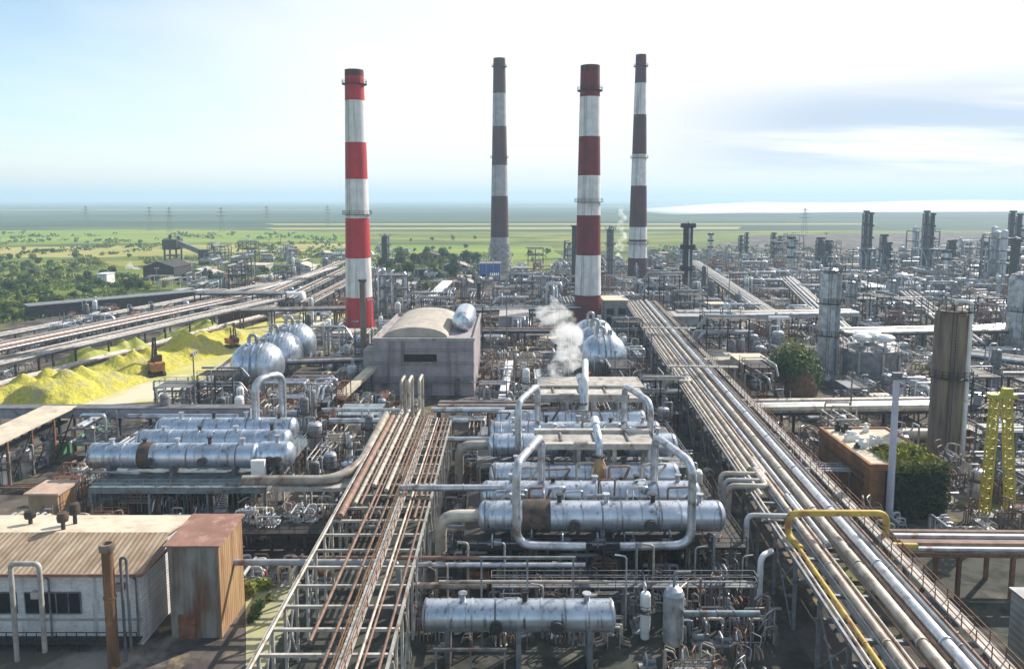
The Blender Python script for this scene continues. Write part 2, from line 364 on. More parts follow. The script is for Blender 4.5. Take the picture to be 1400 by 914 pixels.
fld3=ground_mat('dark_wood_strip',[((.03,.05,.025),0,0,0,0,0),((.05,.08,.03),.02,(1,1,1),.45,.6,3)])
sheet('green_field',[(-900,640),(-340,760),(-150,790),(-260,1010),(-700,1120),(-1400,900)],.08,fld,20,40)
sheet('field',[(-560,560),(-330,560),(-150,640),(-150,740),(-340,720),(-700,610)],.10,fld2,12,30)
sheet('field',[(-260,600),(-60,520),(40,560),(30,700),(-200,720)],.09,fld,15,30)
fld4=ground_mat('blue_green_crop',[((.055,.095,.05),0,0,0,0,0),((.09,.12,.05),.006,(.5,2,1),.45,.6,3)])
farp=ground_mat('far_plain',[((.05,.085,.05),0,0,0,0,0),((.025,.045,.03),.0022,(.25,1.5,1),.47,.56,3),((.15,.15,.08),.003,(.3,2.0,1),.58,.66,8),((.09,.13,.05),.004,(.3,2,1),.56,.64,14)])
sheet('far_plain',[(-15400,1500),(-6000,1020),(-1500,960),(-500,1090),(100,1000),(900,1100),(3000,1050),(15400,1500),(15400,15400),(-15400,15400)],.10,farp,25,200)
for i in range(16):
    y=1080*1.18**i; x=RND.uniform(-1.0,.5)*y; wd=RND.uniform(.3,.9)*y
    sheet('field',[(x,y),(x+wd,y*1.02),(x+wd*1.05,y*(1.05+RND.random()*.06)),(x-.04*y,y*1.06)],.12+.02*i,RND.choice([fld3,fld3,fld4,fld2]),0.0)
# low white mist bank lying over the lake
mm_=bpy.data.materials.new('mist_air'); mm_.use_nodes=True; nt_=mm_.node_tree; nt_.nodes.remove(nt_.nodes['Principled BSDF'])
pv=node(nt_,'ShaderNodeVolumePrincipled'); pv.inputs['Color'].default_value=(.99,.99,1,1); pv.inputs['Density'].default_value=.0045; pv.inputs['Anisotropy'].default_value=.3
nt_.links.new(pv.outputs[0],nt_.nodes['Material Output'].inputs['Volume'])
mb=MB(); NI,NJ=64,10; prof=[]
for i in range(NI+1):
    f=i/NI; x=430+2600*f; hh=(32+14*noise.noise(Vector((f*6,1,0)))+8*noise.noise(Vector((f*19,5,0))))*min(1,f*6,(1-f)*5)+2.0
    prof.append((x,hh))
vs=[]
for (x,hh) in prof:
    for j in range(NJ):
        a=2*PI*j/NJ; vs.append((x,2350+480*math.cos(a)+.10*x,2.5+hh*(.5+.5*math.sin(a))))
mb.add(vs,[(i*NJ+j,(i+1)*NJ+j,(i+1)*NJ+(j+1)%NJ,i*NJ+(j+1)%NJ) for i in range(NI) for j in range(NJ)]); mb.add(vs[:NJ],[tuple(range(NJ))]); mb.add(vs[-NJ:],[tuple(range(NJ))[::-1]])
o=mb.build('mist',mm_); import bmesh; bm=bmesh.new(); bm.from_mesh(o.data); bmesh.ops.recalc_face_normals(bm,faces=bm.faces); bm.to_mesh(o.data); bm.free(); tag(o,kind='stuff')
# bright lake under the low sun
wm=bpy.data.materials.new('lake_water'); wm.use_nodes=True; b=wm.node_tree.nodes['Principled BSDF']
b.inputs['Base Color'].default_value=(.05,.07,.08,1); b.inputs['Roughness'].default_value=.18; b.inputs['Specular IOR Level'].default_value=.6
lake=[]
for (u,v) in [(880,287),(960,291),(1080,292),(1200,289),(1330,286),(1420,284),(1500,279),(1500,276),(1350,275.5),(1200,275.2),(1050,275.2),(930,275.6),(885,279)]: lake.append(G(u,v,0))
sheet('lake_water',lake,.9,wm)
# far hills closing the horizon
hm=ground_mat('hill_grass',[((.10,.13,.05),0,0,0,0,0),((.18,.18,.07),.002,(1,1,1),.45,.6,3)])
mb=MB(); vs=[]; NX=90
for j in range(5):
    for i in range(NX):
        x=-9500+19000*i/(NX-1); y=12200+j*500
        h=.42*(45+60*noise.noise(Vector((x*.00035,3.1,0)))+20*noise.noise(Vector((x*.0013,7.7,0))))*[0,.6,1,.7,0][j]
        if x<-3000: h*=.55
        vs.append((x,y,max(0,h)+.2*j-.3))
mb.add(vs,[(j*NX+i,j*NX+i+1,(j+1)*NX+i+1,(j+1)*NX+i) for j in range(4) for i in range(NX-1)],0,True)
tag(mb.build('distant_hills',hm),kind='structure')
# ------------------------------------------------------------------ chimneys
def band_chimney(label,u,Y,v_top,v_base,px_base,px_top,bands,rim,lattice=0,ladders=True):
    """bands: list of (v at its lower edge, material) from the top down"""
    X=XA(u,Y,CAM_H); H=ZA(v_top,Y); bands=[(v_top+9,'soot_paint')]+bands
    d=Y*CT; rb=px_base/2/F*d; rt=px_top/2/F*d
    t=thing('chimney',label,'chimney',(X,Y,0))
    mats=[]; 
    for _,m in bands:
        if m not in mats: mats.append(m)
    zs=[H]+[max(0,ZA(v,Y)) for v,_ in bands]; zs[-1]=0
    R=lambda z: rb+(rt-rb)*(z/H)**.9
    prof=[];mis=[]
    for i in range(len(zs)-1,0,-1):
        a,b=zs[i],zs[i-1]
        for k in range(3):
            z=a+(b-a)*k/3; prof.append((R(z),z)); mis.append(mats.index(bands[i-1][1]))
    prof.append((R(H),H)); mis.append(0)
    prof+= [(R(H)*.82,H),(R(H)*.78,H-3)]; mis+=[0,0]
    mb=MB(); mb.lathe(prof,40,mis=mis); mb.add([(R(H)*.78*math.cos(2*PI*k/40),R(H)*.78*math.sin(2*PI*k/40),H-3) for k in range(40)],[tuple(range(40))])
    mb.build('shaft',[M[x] for x in mats],t)
    for zr in rim:
        r=R(zr); q=MB(); q.lathe([(r-.05,zr-.15),(r+.95,zr-.15),(r+.95,zr),(r-.05,zr)],32)
        n=20
        for k in range(n):
            a=2*PI*k/n; b_=2*PI*(k+1)/n
            p0=(math.cos(a)*(r+.88),math.sin(a)*(r+.88),zr); p1=(math.cos(b_)*(r+.88),math.sin(b_)*(r+.88),zr)
            q.rail(p0,p1,1.2,.08,0,9)
        q.build('walkway',M['steel_dark'],t)
    if ladders:
        a=-PI/2-.5; q=MB(); rr=R(0)+.35; rt_=R(H)+.35
        q.ladder((rr*math.cos(a),rr*math.sin(a),2),(rt_*math.cos(a),rt_*math.sin(a),H-1),(math.sin(a),-math.cos(a),0),.7,0,.8); q.build('ladder',M['steel_dark'],t)
    q=MB(); q.lathe([(rb*1.25,0),(rb*1.25,1.6),(rb*1.1,1.9),(rb,2.0)],32); q.build('base',M['concrete'],t)
    if lattice:
        q=MB(); r0=rb*1.55; r1=rb*1.02; n=10
        for lv in range(5):
            z0=lattice*lv/5; z1=lattice*(lv+1)/5; ra=r0+(r1-r0)*lv/5; rc=r0+(r1-r0)*(lv+1)/5
            for k in range(n):
                a=2*PI*k/n; b_=2*PI*(k+1)/n
                q.bar((ra*math.cos(a),ra*math.sin(a),z0),(rc*math.cos(b_),rc*math.sin(b_),z1),.35,.35)
                q.bar((ra*math.cos(b_),ra*math.sin(b_),z0),(rc*math.cos(a),rc*math.sin(a),z1),.35,.35)
                q.bar((rc*math.cos(a),rc*math.sin(a),z1),(rc*math.cos(b_),rc*math.sin(b_),z1),.3,.3)
        q.build('scaffold',M['steel_pale'],t)
    LAND.append(None); LAND.pop()
    return t,X,Y
Y1=G(491,456)[1]; Y2=G(806,446)[1]; Y3=G(685,372)[1]; Y4=G(874,390)[1]
t,X,Y=band_chimney('bright red and white banded chimney beside the sulphur heaps, its foot red',488,Y1,96,456,39,25,[(138,'red_paint'),(195,'chimney_white'),(245,'red_paint'),(298,'chimney_white'),(352,'red_paint'),(405,'chimney_white'),(456,'red_paint')],[82,40])
LAND.append(('the bright red chimney',X,Y))
t,X,Y=band_chimney('stout dark red and white banded chimney rising behind the three domed tanks',805,Y2,90,446,38,26,[(133,'maroon_paint'),(187,'chimney_white'),(240,'maroon_paint'),(294,'chimney_white'),(348,'maroon_paint'),(402,'chimney_white'),(446,'maroon_paint')],[82,44])
LAND.append(('the stout dark red chimney',X,Y))
t,X,Y=band_chimney('slim chimney with dull brown and grey bands and a scaffolded pale foot',683,Y3,80,372,27,16,[(128,'brown_paint'),(173,'chimney_grey'),(226,'brown_paint'),(268,'chimney_grey'),(324,'brown_paint'),(372,'chimney_lattice')],[124,70],lattice=18)
LAND.append(('the dull brown and grey chimney',X,Y))
t,X,Y=band_chimney('slimmest tallest chimney with dark brown and white bands and a dark foot',873,Y4,75,390,28,14,[(114,'brown_paint'),(157,'chimney_white'),(211,'brown_paint'),(254,'chimney_white'),(310,'brown_paint'),(327,'chimney_white'),(330,'brown_paint'),(352,'chimney_white'),(390,'brown_paint')],[112,66,22],ladders=True)
LAND.append(('the dark brown and white chimney',X,Y))
# ------------------------------------------------------------------ concrete boiler house
x0,yb=G(512,541); x1=XA(648,yb,0); zt=ZA(466,yb); yr=G(600,432,zt)[1]; W=x1-x0; D=yr-yb
t=thing('boiler_house','large grey concrete hall with a barrel roof between the sulphur yard and steam plume','building',(x0,yb,0))
LAND.append(('the concrete hall',(x0+x1)/2,yb+8))
mb=MB(); mb.bx(0,0,0,W,D,zt); mb.build('wall',M['concrete_mauve'],t)
mb=MB(); mb.bx(-.25,-.25,zt,W+.25,.25,zt+.7); mb.bx(-.25,.25,zt,.25,D,zt+.7); mb.bx(W-.25,.25,zt,W+.25,D,zt+.7); mb.bx(-.25,D-.003,zt,W+.25,D+.4,zt+.7); mb.build('parapet',M['concrete'],t)
mb=MB(); n=14
for i in range(n):
    a0=PI*i/n; a1=PI*(i+1)/n; cx_=W*.40; rx=W*.33
    q0=(cx_-rx*math.cos(a0),zt+.05+2.6*math.sin(a0)); q1=(cx_-rx*math.cos(a1),zt+.05+2.6*math.sin(a1))
    mb.add([(q0[0],3,q0[1]),(q1[0],3,q1[1]),(q1[0],D-1,q1[1]),(q0[0],D-1,q0[1])],[(0,1,2,3)],0,True)
mb.add([(W*.40-W*.33*math.cos(PI*i/n),3,zt+.05+2.6*math.sin(PI*i/n)) for i in range(n+1)],[tuple(range(n+1))])
mb.build('roof',M['roof_tan'],t)
mb=MB(); mb.lathe([(0.01,-8),(1.6,-7.6),(2.4,-6.5),(2.7,-5),(2.7,6),(2.4,7),(0.01,8)],20,axis='y',c=(W*.86,D*.5,zt+2.6)); mb.build('roof_duct',M['alu'],t)
mb=MB(); mb.bx(W*.30,-.12,zt*.62,W*.63,.0,zt*.76); mb.build('window',M['black_gap'],t)
mb=MB(); mb.bx(W*.30-.3,-.3,zt*.62-.35,W*.63+.3,-.003,zt*.62-.02); mb.build('sill',M['concrete'],t)
for k,(a,b_) in enumerate([(.08,.14),(.5,.58),(.8,.86)]):
    mb=MB(); mb.bx(W*a,-.18,0,W*b_,-.003,3.0+.6*k); mb.build('door',M['steel_grey'],t)
mb=MB(); mb.bx(-2.6,1,0,-.003,6,zt*.82); mb.build('stair_tower',M['concrete'],t)
mb=MB()
for zz_ in (3.5,7,10): mb.rail((-2.8,-.6,zz_),(W,-.6,zz_),1.1,.09); 
mb.bx(-2.8,-.9,3.3,W,-.03,3.5); mb.build('catwalk',M['steel_grey'],t)
# dark stub stack in front of the bright red chimney, and the black one by the hall
def stub(label,u,v0,v1,r,m,cap=True):
    x,y=G(u,v0); h=ZA(v1,y)
    t=thing('stack',label,'stack',(x,y,0)); mb=MB(); mb.cyl((0,0,0),(0,0,h),r,r*.92,14); mb.build('shell',M[m],t)
    mb=MB(); mb.lathe([(r*.9,h-.5),(r*1.35,h-.5),(r*1.35,h),(r*.9,h)],14); mb.build('collar',M['steel_dark'],t)
    mb=MB(); mb.bx(-r*1.5,-r*1.5,0,r*1.5,r*1.5,.5); mb.build('base',M['concrete'],t); return t
stub('thin brown flue pipe standing in front of the bright red chimney foot',498,502,382,.85,'column_rust')
stub('black flue stack at the back corner of the concrete hall',655,440,386,.8,'steel_dark')
stub('slender dark stack just left of the stout dark red chimney',785,398,308,1.5,'steel_dark')
# ------------------------------------------------------------------ foreground building
yE=70.0; xR=XA(190,yE,9.5); zE=ZA(778,yE); zR=zE+1.35; yR=G(225,727,zR)[1]; yB=G(235,705,zE+.6)[1]; xL=xR-24
t=thing('workshop_building','white brick workshop with a brown ribbed roof and a row of dark windows','building',(xL,yE,0))
LAND.append(('the white brick workshop',(xL+xR)/2+8,yE+6))
W=xR-xL; yr=yR-yE; yb=yB-yE
mb=MB(); prof=[(0,0),(0,zE-.25),(yr,zR-.25),(yb,zE+.35),(yb,0)]
mb.add([(0,a,b_) for a,b_ in prof]+[(W,a,b_) for a,b_ in prof],[(4,3,2,1,0),(5,6,7,8,9),(0,1,6,5),(3,4,9,8),(4,0,5,9)]); mb.build('wall',M['white_wall'],t)
mb=MB(); o=.45
mb.add([(-o,-.6,zE-.12),(W+o,-.6,zE-.12),(W+o,yr,zR),(-o,yr,zR),(-o,-.6,zE-.34),(W+o,-.6,zE-.34),(W+o,yr,zR-.22),(-o,yr,zR-.22)],[(0,1,2,3),(7,6,5,4),(1,0,4,5),(2,1,5,6),(0,3,7,4)],0)
mb.add([(-o,yr,zR),(W+o,yr,zR),(W+o,yb+.5,zE+.5),(-o,yb+.5,zE+.5),(-o,yr,zR-.22),(W+o,yr,zR-.22),(W+o,yb+.5,zE+.28),(-o,yb+.5,zE+.28)],[(0,1,2,3),(7,6,5,4),(2,1,5,6),(0,3,7,4),(3,2,6,7)],1)
roof=mb.build('roof',[M['roof_brown'],M['roof_pale']],t)
mb=MB(); mb.bx(-o,-.75,zE-.42,W+o,-.603,zE-.10); mb.bx(W+o+.003,-.6,zE-.4,W+o+.2,yr,zE-.1); mb.build('fascia',M['roof_red'],t)
zw0=ZA(838,yE); zw1=ZA(808,yE)
for (ua,ub) in ((-60,-5),(0,24),(36,60),(62,112)):
    a=XA(ua,yE,zw0)-xL; b_=XA(ub,yE,zw0)-xL
    if a<0: continue
    mb=MB(); mb.bx(a,-.14,zw0,b_,-.003,zw0+.1); mb.bx(a,-.14,zw1-.1,b_,-.003,zw1); nn=max(1,int((b_-a)/1.2))
    for k in range(nn+1): xx=a+(b_-a)*k/nn; mb.bx(xx-.05,-.12,zw0+.1,xx+.05,-.003,zw1-.1)
    wn=mb.build('window',M['steel_grey'],t)
    mb=MB(); mb.bx(a,-.06,zw0+.1,b_,-.004,zw1-.1); mb.build('pane',M['glass_dark'],wn)
a=XA(0,yE,2)-xL; b_=XA(118,yE,2)-xL
mb=MB(); mb.bx(a-5,-.1,0,b_,-.003,ZA(872,yE)); mb.build('gate_opening',M['black_gap'],t)
zc=ZA(868,yE)
mb=MB(); mb.bx(0,-1.3,zc-.12,W,-.11,zc); mb.rail((0,-1.25,zc),(W,-1.25,zc),1.1,.07,0,1.0); mb.build('catwalk',M['steel_dark'],t)
for k in range(6):
    mb=MB(); xx=W*(k+.5)/6; mb.bar((xx,-1.2,0),(xx,-1.2,zc-.12),.12); mb.build('catwalk_post',M['steel_dark'],t)
for (u,v0,hh) in ((87,727,1.9),(103,716,2.4),(42,716,1.5)):
    x,y=G(u,v0,zE+.9); x-=xL; y-=yE; zb=(zE+.2+ (zR-zE)*min(1,y/yr)) if y<yr else zR-(zR-zE-.5)*(y-yr)/(yb-yr)
    v_=MB(); v_.cyl((x,y,zb-.3),(x,y,zb+hh*.55),.22,n=10); v_.lathe([(.55,zb+hh*.5),(.6,zb+hh*.75),(.5,zb+hh),(.05,zb+hh*1.06)],12,c=(x,y,0)); v_.lathe([(.2,zb+hh*.5),(.55,zb+hh*.5)],12,c=(x,y,0))
    v_.build('vent_cowl',M['steel_dark'],t)
for f in (.3,.62,.985):
    q=MB(); q.tube([(W*f,-.85,zE-.3),(W*f,-.22,zE-.9),(W*f,-.22,.2)],.1,8); q.build('downpipe',M['steel_grey'],t)
for (f,z_) in ((.55,5.2),(.9,6.0)):
    q=MB(); q.bx(W*f,-.55,z_,W*f+.9,-.003,z_+.7); q.build('wall_box',M['steel_pale'],t)
q=MB(); q.bx(-.02,-.07,zc+1.6,W,-.003,zc+1.85); q.build('string_course',M['concrete'],t)
# rust brown flue pipe and white inverted U pipes before its front wall
x,y=G(150,930,0); zt=ZA(742,66.5); x=XA(152,66.5,5)
tt=thing('flue_pipe','rusty orange brown flue pipe standing against the white workshop wall','flue pipe',(x,66.5,0)); LAND.append(('the rusty flue pipe',x,66.5))
mb=MB(); mb.cyl((0,0,0),(0,0,zt-.3),.52,n=18); mb.build('shell',mat('flue_rust',(.23,.12,.06),(.11,.06,.035),.8,0,.6,(1.3,1.3,.3),c3=(.38,.23,.09),s3=.5,rand=0),tt)
mb=MB(); mb.lathe([(.5,zt-.7),(.68,zt-.7),(.72,zt-.3),(.68,zt),(.45,zt),(.4,zt-.4)],18); mb.build('rim',M['column_rust'],tt)
mb=MB(); mb.lathe([(.52,7),(.6,7),(.6,7.2),(.52,7.2)],18); mb.build('band',M['steel_rust'],tt)
for (ua,ub,vt,r,lab,m) in ((18,57,770,.24,'grey inverted U vent pipe over the workshop eaves beside the windows','steel_pale'),(168,176,762,.14,'thin grey vent pipe beside the rusty flue','steel_grey')):
    ya=67.3; xa=XA(ua,ya,6); xb=XA(ub,ya,6); zt=ZA(vt,ya)
    mb=MB(); mb.tube([(0,0,0),(0,0,zt),(xb-xa,0,zt),(xb-xa,0,1.0)],r,10); o_=mb.build('vent_pipe',M[m],loc=(xa,ya,0)); tag(o_,lab,'pipe')
# rust shed
yS=G(260,872)[1]; xa=XA(232,yS,5); xb=XA(300,yS,5); zS=ZA(746,yS); yD=G(300,709,zS)[1]-yS; W=xb-xa
t=thing('rusty_shed','tall rust streaked sheet metal shed with a red brown roof beside the workshop','shed',(xa,yS,0)); LAND.append(('the rust streaked shed',xa+2,yS+2))
mb=MB(); mb.bx(0,0,0,W-.05,yD,zS); mb.build('wall',M['rust_sheet'],t)
mb=MB(); mb.bx(W-.047,-.05,0,W+.1,yD+.05,zS); mb.build('side_wall',M['rust_bright'],t)['label']='bright orange rusty side wall of the shed'
mb=MB(); mb.add([(-.3,-.4,zS+.05),(W+.35,-.4,zS+.05),(W+.35,yD+.4,zS+.3),(-.3,yD+.4,zS+.3),(-.3,-.4,zS+.2),(W+.35,-.4,zS+.2),(W+.35,yD+.4,zS+.45),(-.3,yD+.4,zS+.45)],[(3,2,1,0),(4,5,6,7),(0,1,5,4),(1,2,6,5),(2,3,7,6),(3,0,4,7)]); mb.build('roof',M['roof_red'],t)
mb=MB(); mb.bx(W*.15,-.1,0,W*.5,-.003,2.6); mb.build('door',M['steel_rust'],t)
# small tan hut behind
x,y=G(40,706,0); 
yh=95.0; xa=XA(38,yh,6); xb=XA(78,yh,6); zt=ZA(676,yh)
t=thing('tan_hut','little tan sided cabin with a pinkish roof standing behind the workshop roof','cabin',(xa,yh,0)); W=xb-xa
mb=MB(); mb.bx(0,0,0,W,4.2,zt); mb.build('wall',M['tan_wall'],t); mb=MB(); mb.bx(-.4,-.4,zt+.003,W+.4,4.6,zt+.3); mb.build('roof',mat('roof_pink',(.50,.36,.28),(.38,.27,.21),.8,0,.6,rand=0),t)
mb=MB(); mb.bx(W+.003,.4,zt-2.4,W+.08,3.4,zt-.2); mb.build('door',M['rust_bright'],t)
# ------------------------------------------------------------------ brown brick block by the long rack
xa,ya=G(1186,708); zt=ZA(634,ya); yb=G(1127,583,zt)[1]; xb=XA(1296,ya,zt)
t=thing('brown_block','brown brick block house with machines and yellow green moss on its flat roof','building',(xa,ya,0)); LAND.append(('the brown brick block',xa+5,ya+6))
W=xb-xa; D=yb-ya
mb=MB(); mb.bx(0,0,0,W,D,zt-.9); mb.build('wall',M['brown_wall'],t)
mb=MB(); mb.bx(-.15,-.15,zt-.897,W+.15,.35,zt); mb.bx(-.15,.353,zt-.897,.35,D,zt); mb.bx(W-.35,.353,zt-.897,W+.15,D,zt); mb.bx(.353,D-.35,zt-.897,W-.353,D,zt); mb.build('parapet',M['brown_wall'],t)
mb=MB(); mb.bx(-.12,-.12,-.0,W*.98,-.003,zt-1.2) if False else mb.bx(W*.2,-.12,0,W-.02,-.003,zt-1.0); mb.build('front_wall',M['shade_dark_wall'],t)['label']='front wall coloured dark to stand for its shade'  # thin panel whose dark colour paints the shade on this side
mb=MB(); mb.bx(.353,.353,zt-.897,W-.353,D-.353,zt-.25); mb.build('roof',M['roof_pale'],t)
mb=MB(); mb.bx(-.12,1.5,zt-2.6,-.003,D-2,zt-2.25); mb.bx(-.12,1.5,zt-3.6,-.003,D*.55,zt-3.3); mb.build('ledge',M['steel_rust'],t)
mb=MB(); NN=26
vs=[(W*.30+ (W*.66)*i/NN, .5+(D*.36)*j/10, zt-.35+1.6*max(0,math.sin(PI*i/NN))**.5*max(0,math.sin(PI*j/10))**.6*(.7+.6*noise.noise(Vector((i*.5,j*.7,1))))) for j in range(11) for i in range(NN+1)]
mb.add(vs,[(j*(NN+1)+i,j*(NN+1)+i+1,(j+1)*(NN+1)+i+1,(j+1)*(NN+1)+i) for j in range(10) for i in range(NN)],0,True)
for k in range(900):
    v=Vector(RND.choice(vs))+Vector((RND.uniform(-.3,.3),RND.uniform(-.3,.3),RND.uniform(0,.6))); a=Vector((RND.uniform(-1,1),RND.uniform(-1,1),RND.uniform(-.4,1))).normalized()*.28; b_=a.cross(Vector((.3,.5,.8))).normalized()*.2
    mb.quad(v-a-b_,v+a-b_,v+a+b_,v-a+b_,0)
tag(mb.build('moss',M['moss'],loc=(xa,ya,0)),kind='stuff')
for k in range(13):
    px_,py_=RND.uniform(.9,W*.62),RND.uniform(D*.42,D*.93); h=RND.uniform(.6,1.5); b0=MB()
    w_=RND.uniform(.35,.7); b0.bx(-w_,-w_*.7,0,w_,w_*.7,h*.7); b0.cyl((0,0,h*.7),(0,0,h*1.15),w_*.5,w_*.6,10); 
    o_=b0.build('roof_vent',M['white_paint' if k%3 else 'steel_dark'],loc=(xa+px_,ya+py_,zt-.25)); tag(o_,None,'roof vent','vents on the brown block roof'); auto(o_,('white' if k%3 else 'dark')+' stubby roof vent on the brown block,',xa+px_,ya+py_)
# dark creeper hanging over the front of the block
mb=MB()
for k in range(2600):
    x_=W*RND.uniform(.26,1.0); z_=zt*1.08*RND.random()**.8; y_=-.25-1.3*RND.random()*(.4+.6*abs(noise.noise(Vector((x_*.4,z_*.5,3)))*2)); top=z_>zt*.86
    p=Vector((x_,y_,z_)); a=Vector((RND.uniform(-1,1),RND.uniform(-1,.3),RND.uniform(-1,1))).normalized()*.3; b_=a.orthogonal().normalized()*.18
    mb.quad(p-a,p+b_,p+a,p-b_,1 if top and RND.random()<.8 else 0)
t=thing('creeper','dark green creeper covering the front of the brown brick block','creeper',(xa,ya,0)); mb.build('foliage',[M['leaf_dark'],M['leaf_lime']],t)
q=MB(); q.bar((W*.5,-.3,0),(W*.45,-.2,zt*.8),.18); q.build('stem',M['bark'],t)
# pale concrete mast before it
xm,ym=G(1209,709); h=ZA(515,ym)
t=thing('mast','tall pale lilac concrete mast standing against the brown block','mast',(xm,ym-1.2,0)); LAND.append(('the pale mast',xm,ym-1))
mb=MB(); mb.cyl((0,0,0),(0,0,h),.5,.42,14); mb.build('pole',mat('lilac_concrete',(.55,.54,.62),(.44,.43,.5),.7,0,.5,rand=0),t); mb=MB(); mb.bx(-1.1,-.5,h,1.1,.5,h+.35); mb.bx(-.6,-.35,h+.353,.6,.35,h+.9); mb.build('cap',M['steel_grey'],t)
# ------------------------------------------------------------------ process columns
def column(label,u,v0,v1,r,m,plats=3,Yf=None,pipe=True,top=True,name='process_tower',cat='tower',m2=None):
    x,y=G(u,v0) if Yf is None else (0,Yf)
    h=ZA(v1,y); x=XA(u,y,h*.6)
    t=thing(name,label,cat,(x,y,0)); mb=MB()
    mb.lathe([(r*1.15,0),(r*1.15,.6),(r,2.0),(r,h-r*.6),(r*.8,h-r*.2),(r*.45,h),(.01,h+r*.1)],26); mb.build('shell',M[m],t)
    for k in range(plats):
        zz_=h*(1-.02-.86*k/max(1,plats)); q=MB(); n=12; a0=-PI*.95; a1=PI*.25; ro=r+1.1
        vs=[]
        for i in range(n+1):
            a=a0+(a1-a0)*i/n; vs+= [(math.cos(a)*r*1.01,math.sin(a)*r*1.01,zz_),(math.cos(a)*ro,math.sin(a)*ro,zz_),(math.cos(a)*r*1.01,math.sin(a)*r*1.01,zz_-.2),(math.cos(a)*ro,math.sin(a)*ro,zz_-.2)]
        q.add(vs,[f for i in range(n) for f in ((i*4,i*4+1,i*4+5,i*4+4),(i*4+2,i*4+6,i*4+7,i*4+3),(i*4+1,i*4+3,i*4+7,i*4+5))])
        for i in range(n): q.rail(vs[i*4+1],vs[i*4+5],1.2,.09,0,3)
        q.build('platform',M['steel_dark'],t)
    if pipe:
        q=MB(); a=-PI*.3; px_,py_=math.cos(a)*(r+.45),math.sin(a)*(r+.45)
        q.tube([(px_,py_,.5),(px_,py_,h+1.0),(px_*.2,py_*.2,h+1.0),(px_*.2,py_*.2,h)],.32,10); q.build('overhead_pipe',M[m2 or 'pipe_grey'],t)
        q=MB(); a=-PI*.62; px_,py_=math.cos(a)*(r+.3),math.sin(a)*(r+.3); q.ladder((px_,py_,1),(px_,py_,h-1),(math.sin(a),-math.cos(a),0),.6); q.build('ladder',M['steel_dark'],t)
    if top:
        q=MB(); 
        for k in range(3): q.cyl((math.cos(k*2.1)*r*.45,math.sin(k*2.1)*r*.45,h-.3),(math.cos(k*2.1)*r*.45,math.sin(k*2.1)*r*.45,h+RND.uniform(.8,2.2)),.22,n=8)
        q.build('nozzle',M['steel_grey'],t)
    return t,x,y
t,x,y=column('fat rusty brown column with moss stains and one pale riser pipe',1297,640,418,2.6,'column_rust',2,Yf=124,m2='white_paint'); LAND.append(('the fat rusty column',x,y))
t,x,y=column('tall pale grey blue column with a stair ladder beyond the bushy mound',1133,518,366,2.3,'alu_dull',3); LAND.append(('the pale grey blue column',x,y))
t,x,y=column('wide silver blue column cut by the frame edge behind the yellow tower',1396,486,372,3.4,'alu_dull',2); LAND.append(('the wide silver column',x,y))
column('medium grey column with a dark head among the far units',1163,430,384,1.9,'alu_dull',2)
column('medium pale column beside the little white steam puff',1218,430,382,2.0,'alu_dull',2)
column('grey tower column just behind the stout dark red chimney',834,385,312,2.0,'steel_grey',3)
column('dark lone tower standing in the trees beyond the bright red chimney',527,365,322,2.6,'steel_dark',3)
mat('tower_dark',(.06,.065,.075),(.03,.03,.035),.6,.2,.6,rand=.15)
# the far twin towers of the refinery
def twin(label,u,v0,v1,du,r,hs=(1,.97),m='tower_dark',frame=True):
    x,y=G(u,v0); h=ZA(v1,y); r=r*.74
    t=thing('twin_tower',label,'tower',(x,y,0)); dx=du/F*y
    for k,sx_ in enumerate((-dx/2,dx/2)):
        mb=MB(); hh=h*hs[k]; mb.lathe([(r,0),(r,hh*.5),(r*.85,hh*.52),(r*.85,hh-1),(r*.4,hh),(.01,hh+.1)],16,c=(sx_,k*2.0,0)); c_=mb.build('tower_column',M[m],t)
        for j in range(4):
            q=MB(); e=.35+.5*((j*7+k*3)%4)/3; z=hh*(.4+.59*j/3); q.lathe([(r*.8,z-.25),(r+e,z-.25),(r+e,z+.9),(r+e-.12,z+.9),(r+e-.12,z),(r*.8,z)],12,c=(sx_,k*2.0,0)); q.build('platform',M['steel_dark'],c_)
        q=MB(); q.bx(sx_-r-1.0,k*2-.5,hh*.3,sx_-r-.3,k*2+.5,hh*.97); q.build('ladder_cage',M['steel_grey'],c_)
    if frame:
        q=MB(); a=dx*.9+3; b_=5; hz_=h*.42
        for sx_ in (-a,-a/3,a/3,a):
            for sy in (-b_,b_):q.bar((sx_,sy,0),(sx_,sy,hz_),.5)
        for z in (hz_*.33,hz_*.66,hz_): q.bx(-a,-b_,z-.25,a,b_,z); q.rail((-a,-b_,z),(a,-b_,z),1.2,.15)
        q.build('frame',M['steel_grey'],t)
        q=MB(); 
        for k in range(5): q.tube([(-a+a*.45*k,-b_-.5,0),(-a+a*.45*k,-b_-.5,hz_*RND.uniform(.5,1)),(-a+a*.45*k,0,hz_+.5)],.4,8)
        q.build('riser_pipe',M['alu_dull'],t)
    LAND.append((label.split(' ',1)[0]=='x' and '' or 'the '+label.split(' standing')[0],x,y)); return t
twin('slender twin dark towers standing on a grey frame over a white roofed unit',1185,376,289,9,1.7)
twin('ragged twin dark towers standing beside the white steam puff',1268,376,289,11,1.8,(1,.96))
twin('blue grey twin towers standing by the far frame edge',1386,372,289,13,2.0,(1,.95))
twin('small paired dark towers standing past the road strip',1017,352,319,9,1.6,(.88,1),frame=False)
twin('squat paired dark towers standing near the long silver sheds',1062,352,319,10,2.0,(1,.85),frame=False)
twin('stubby bristling dark twin units standing left of the slender towers',1127,368,326,13,3.0,(1,.9))
twin('knobbly dark twin units standing between the slender and ragged towers',1211,376,322,9,2.4,(1,.8))
twin('dark boxy twin silos standing right of the ragged towers',1301,378,330,7,2.0,(1,1))
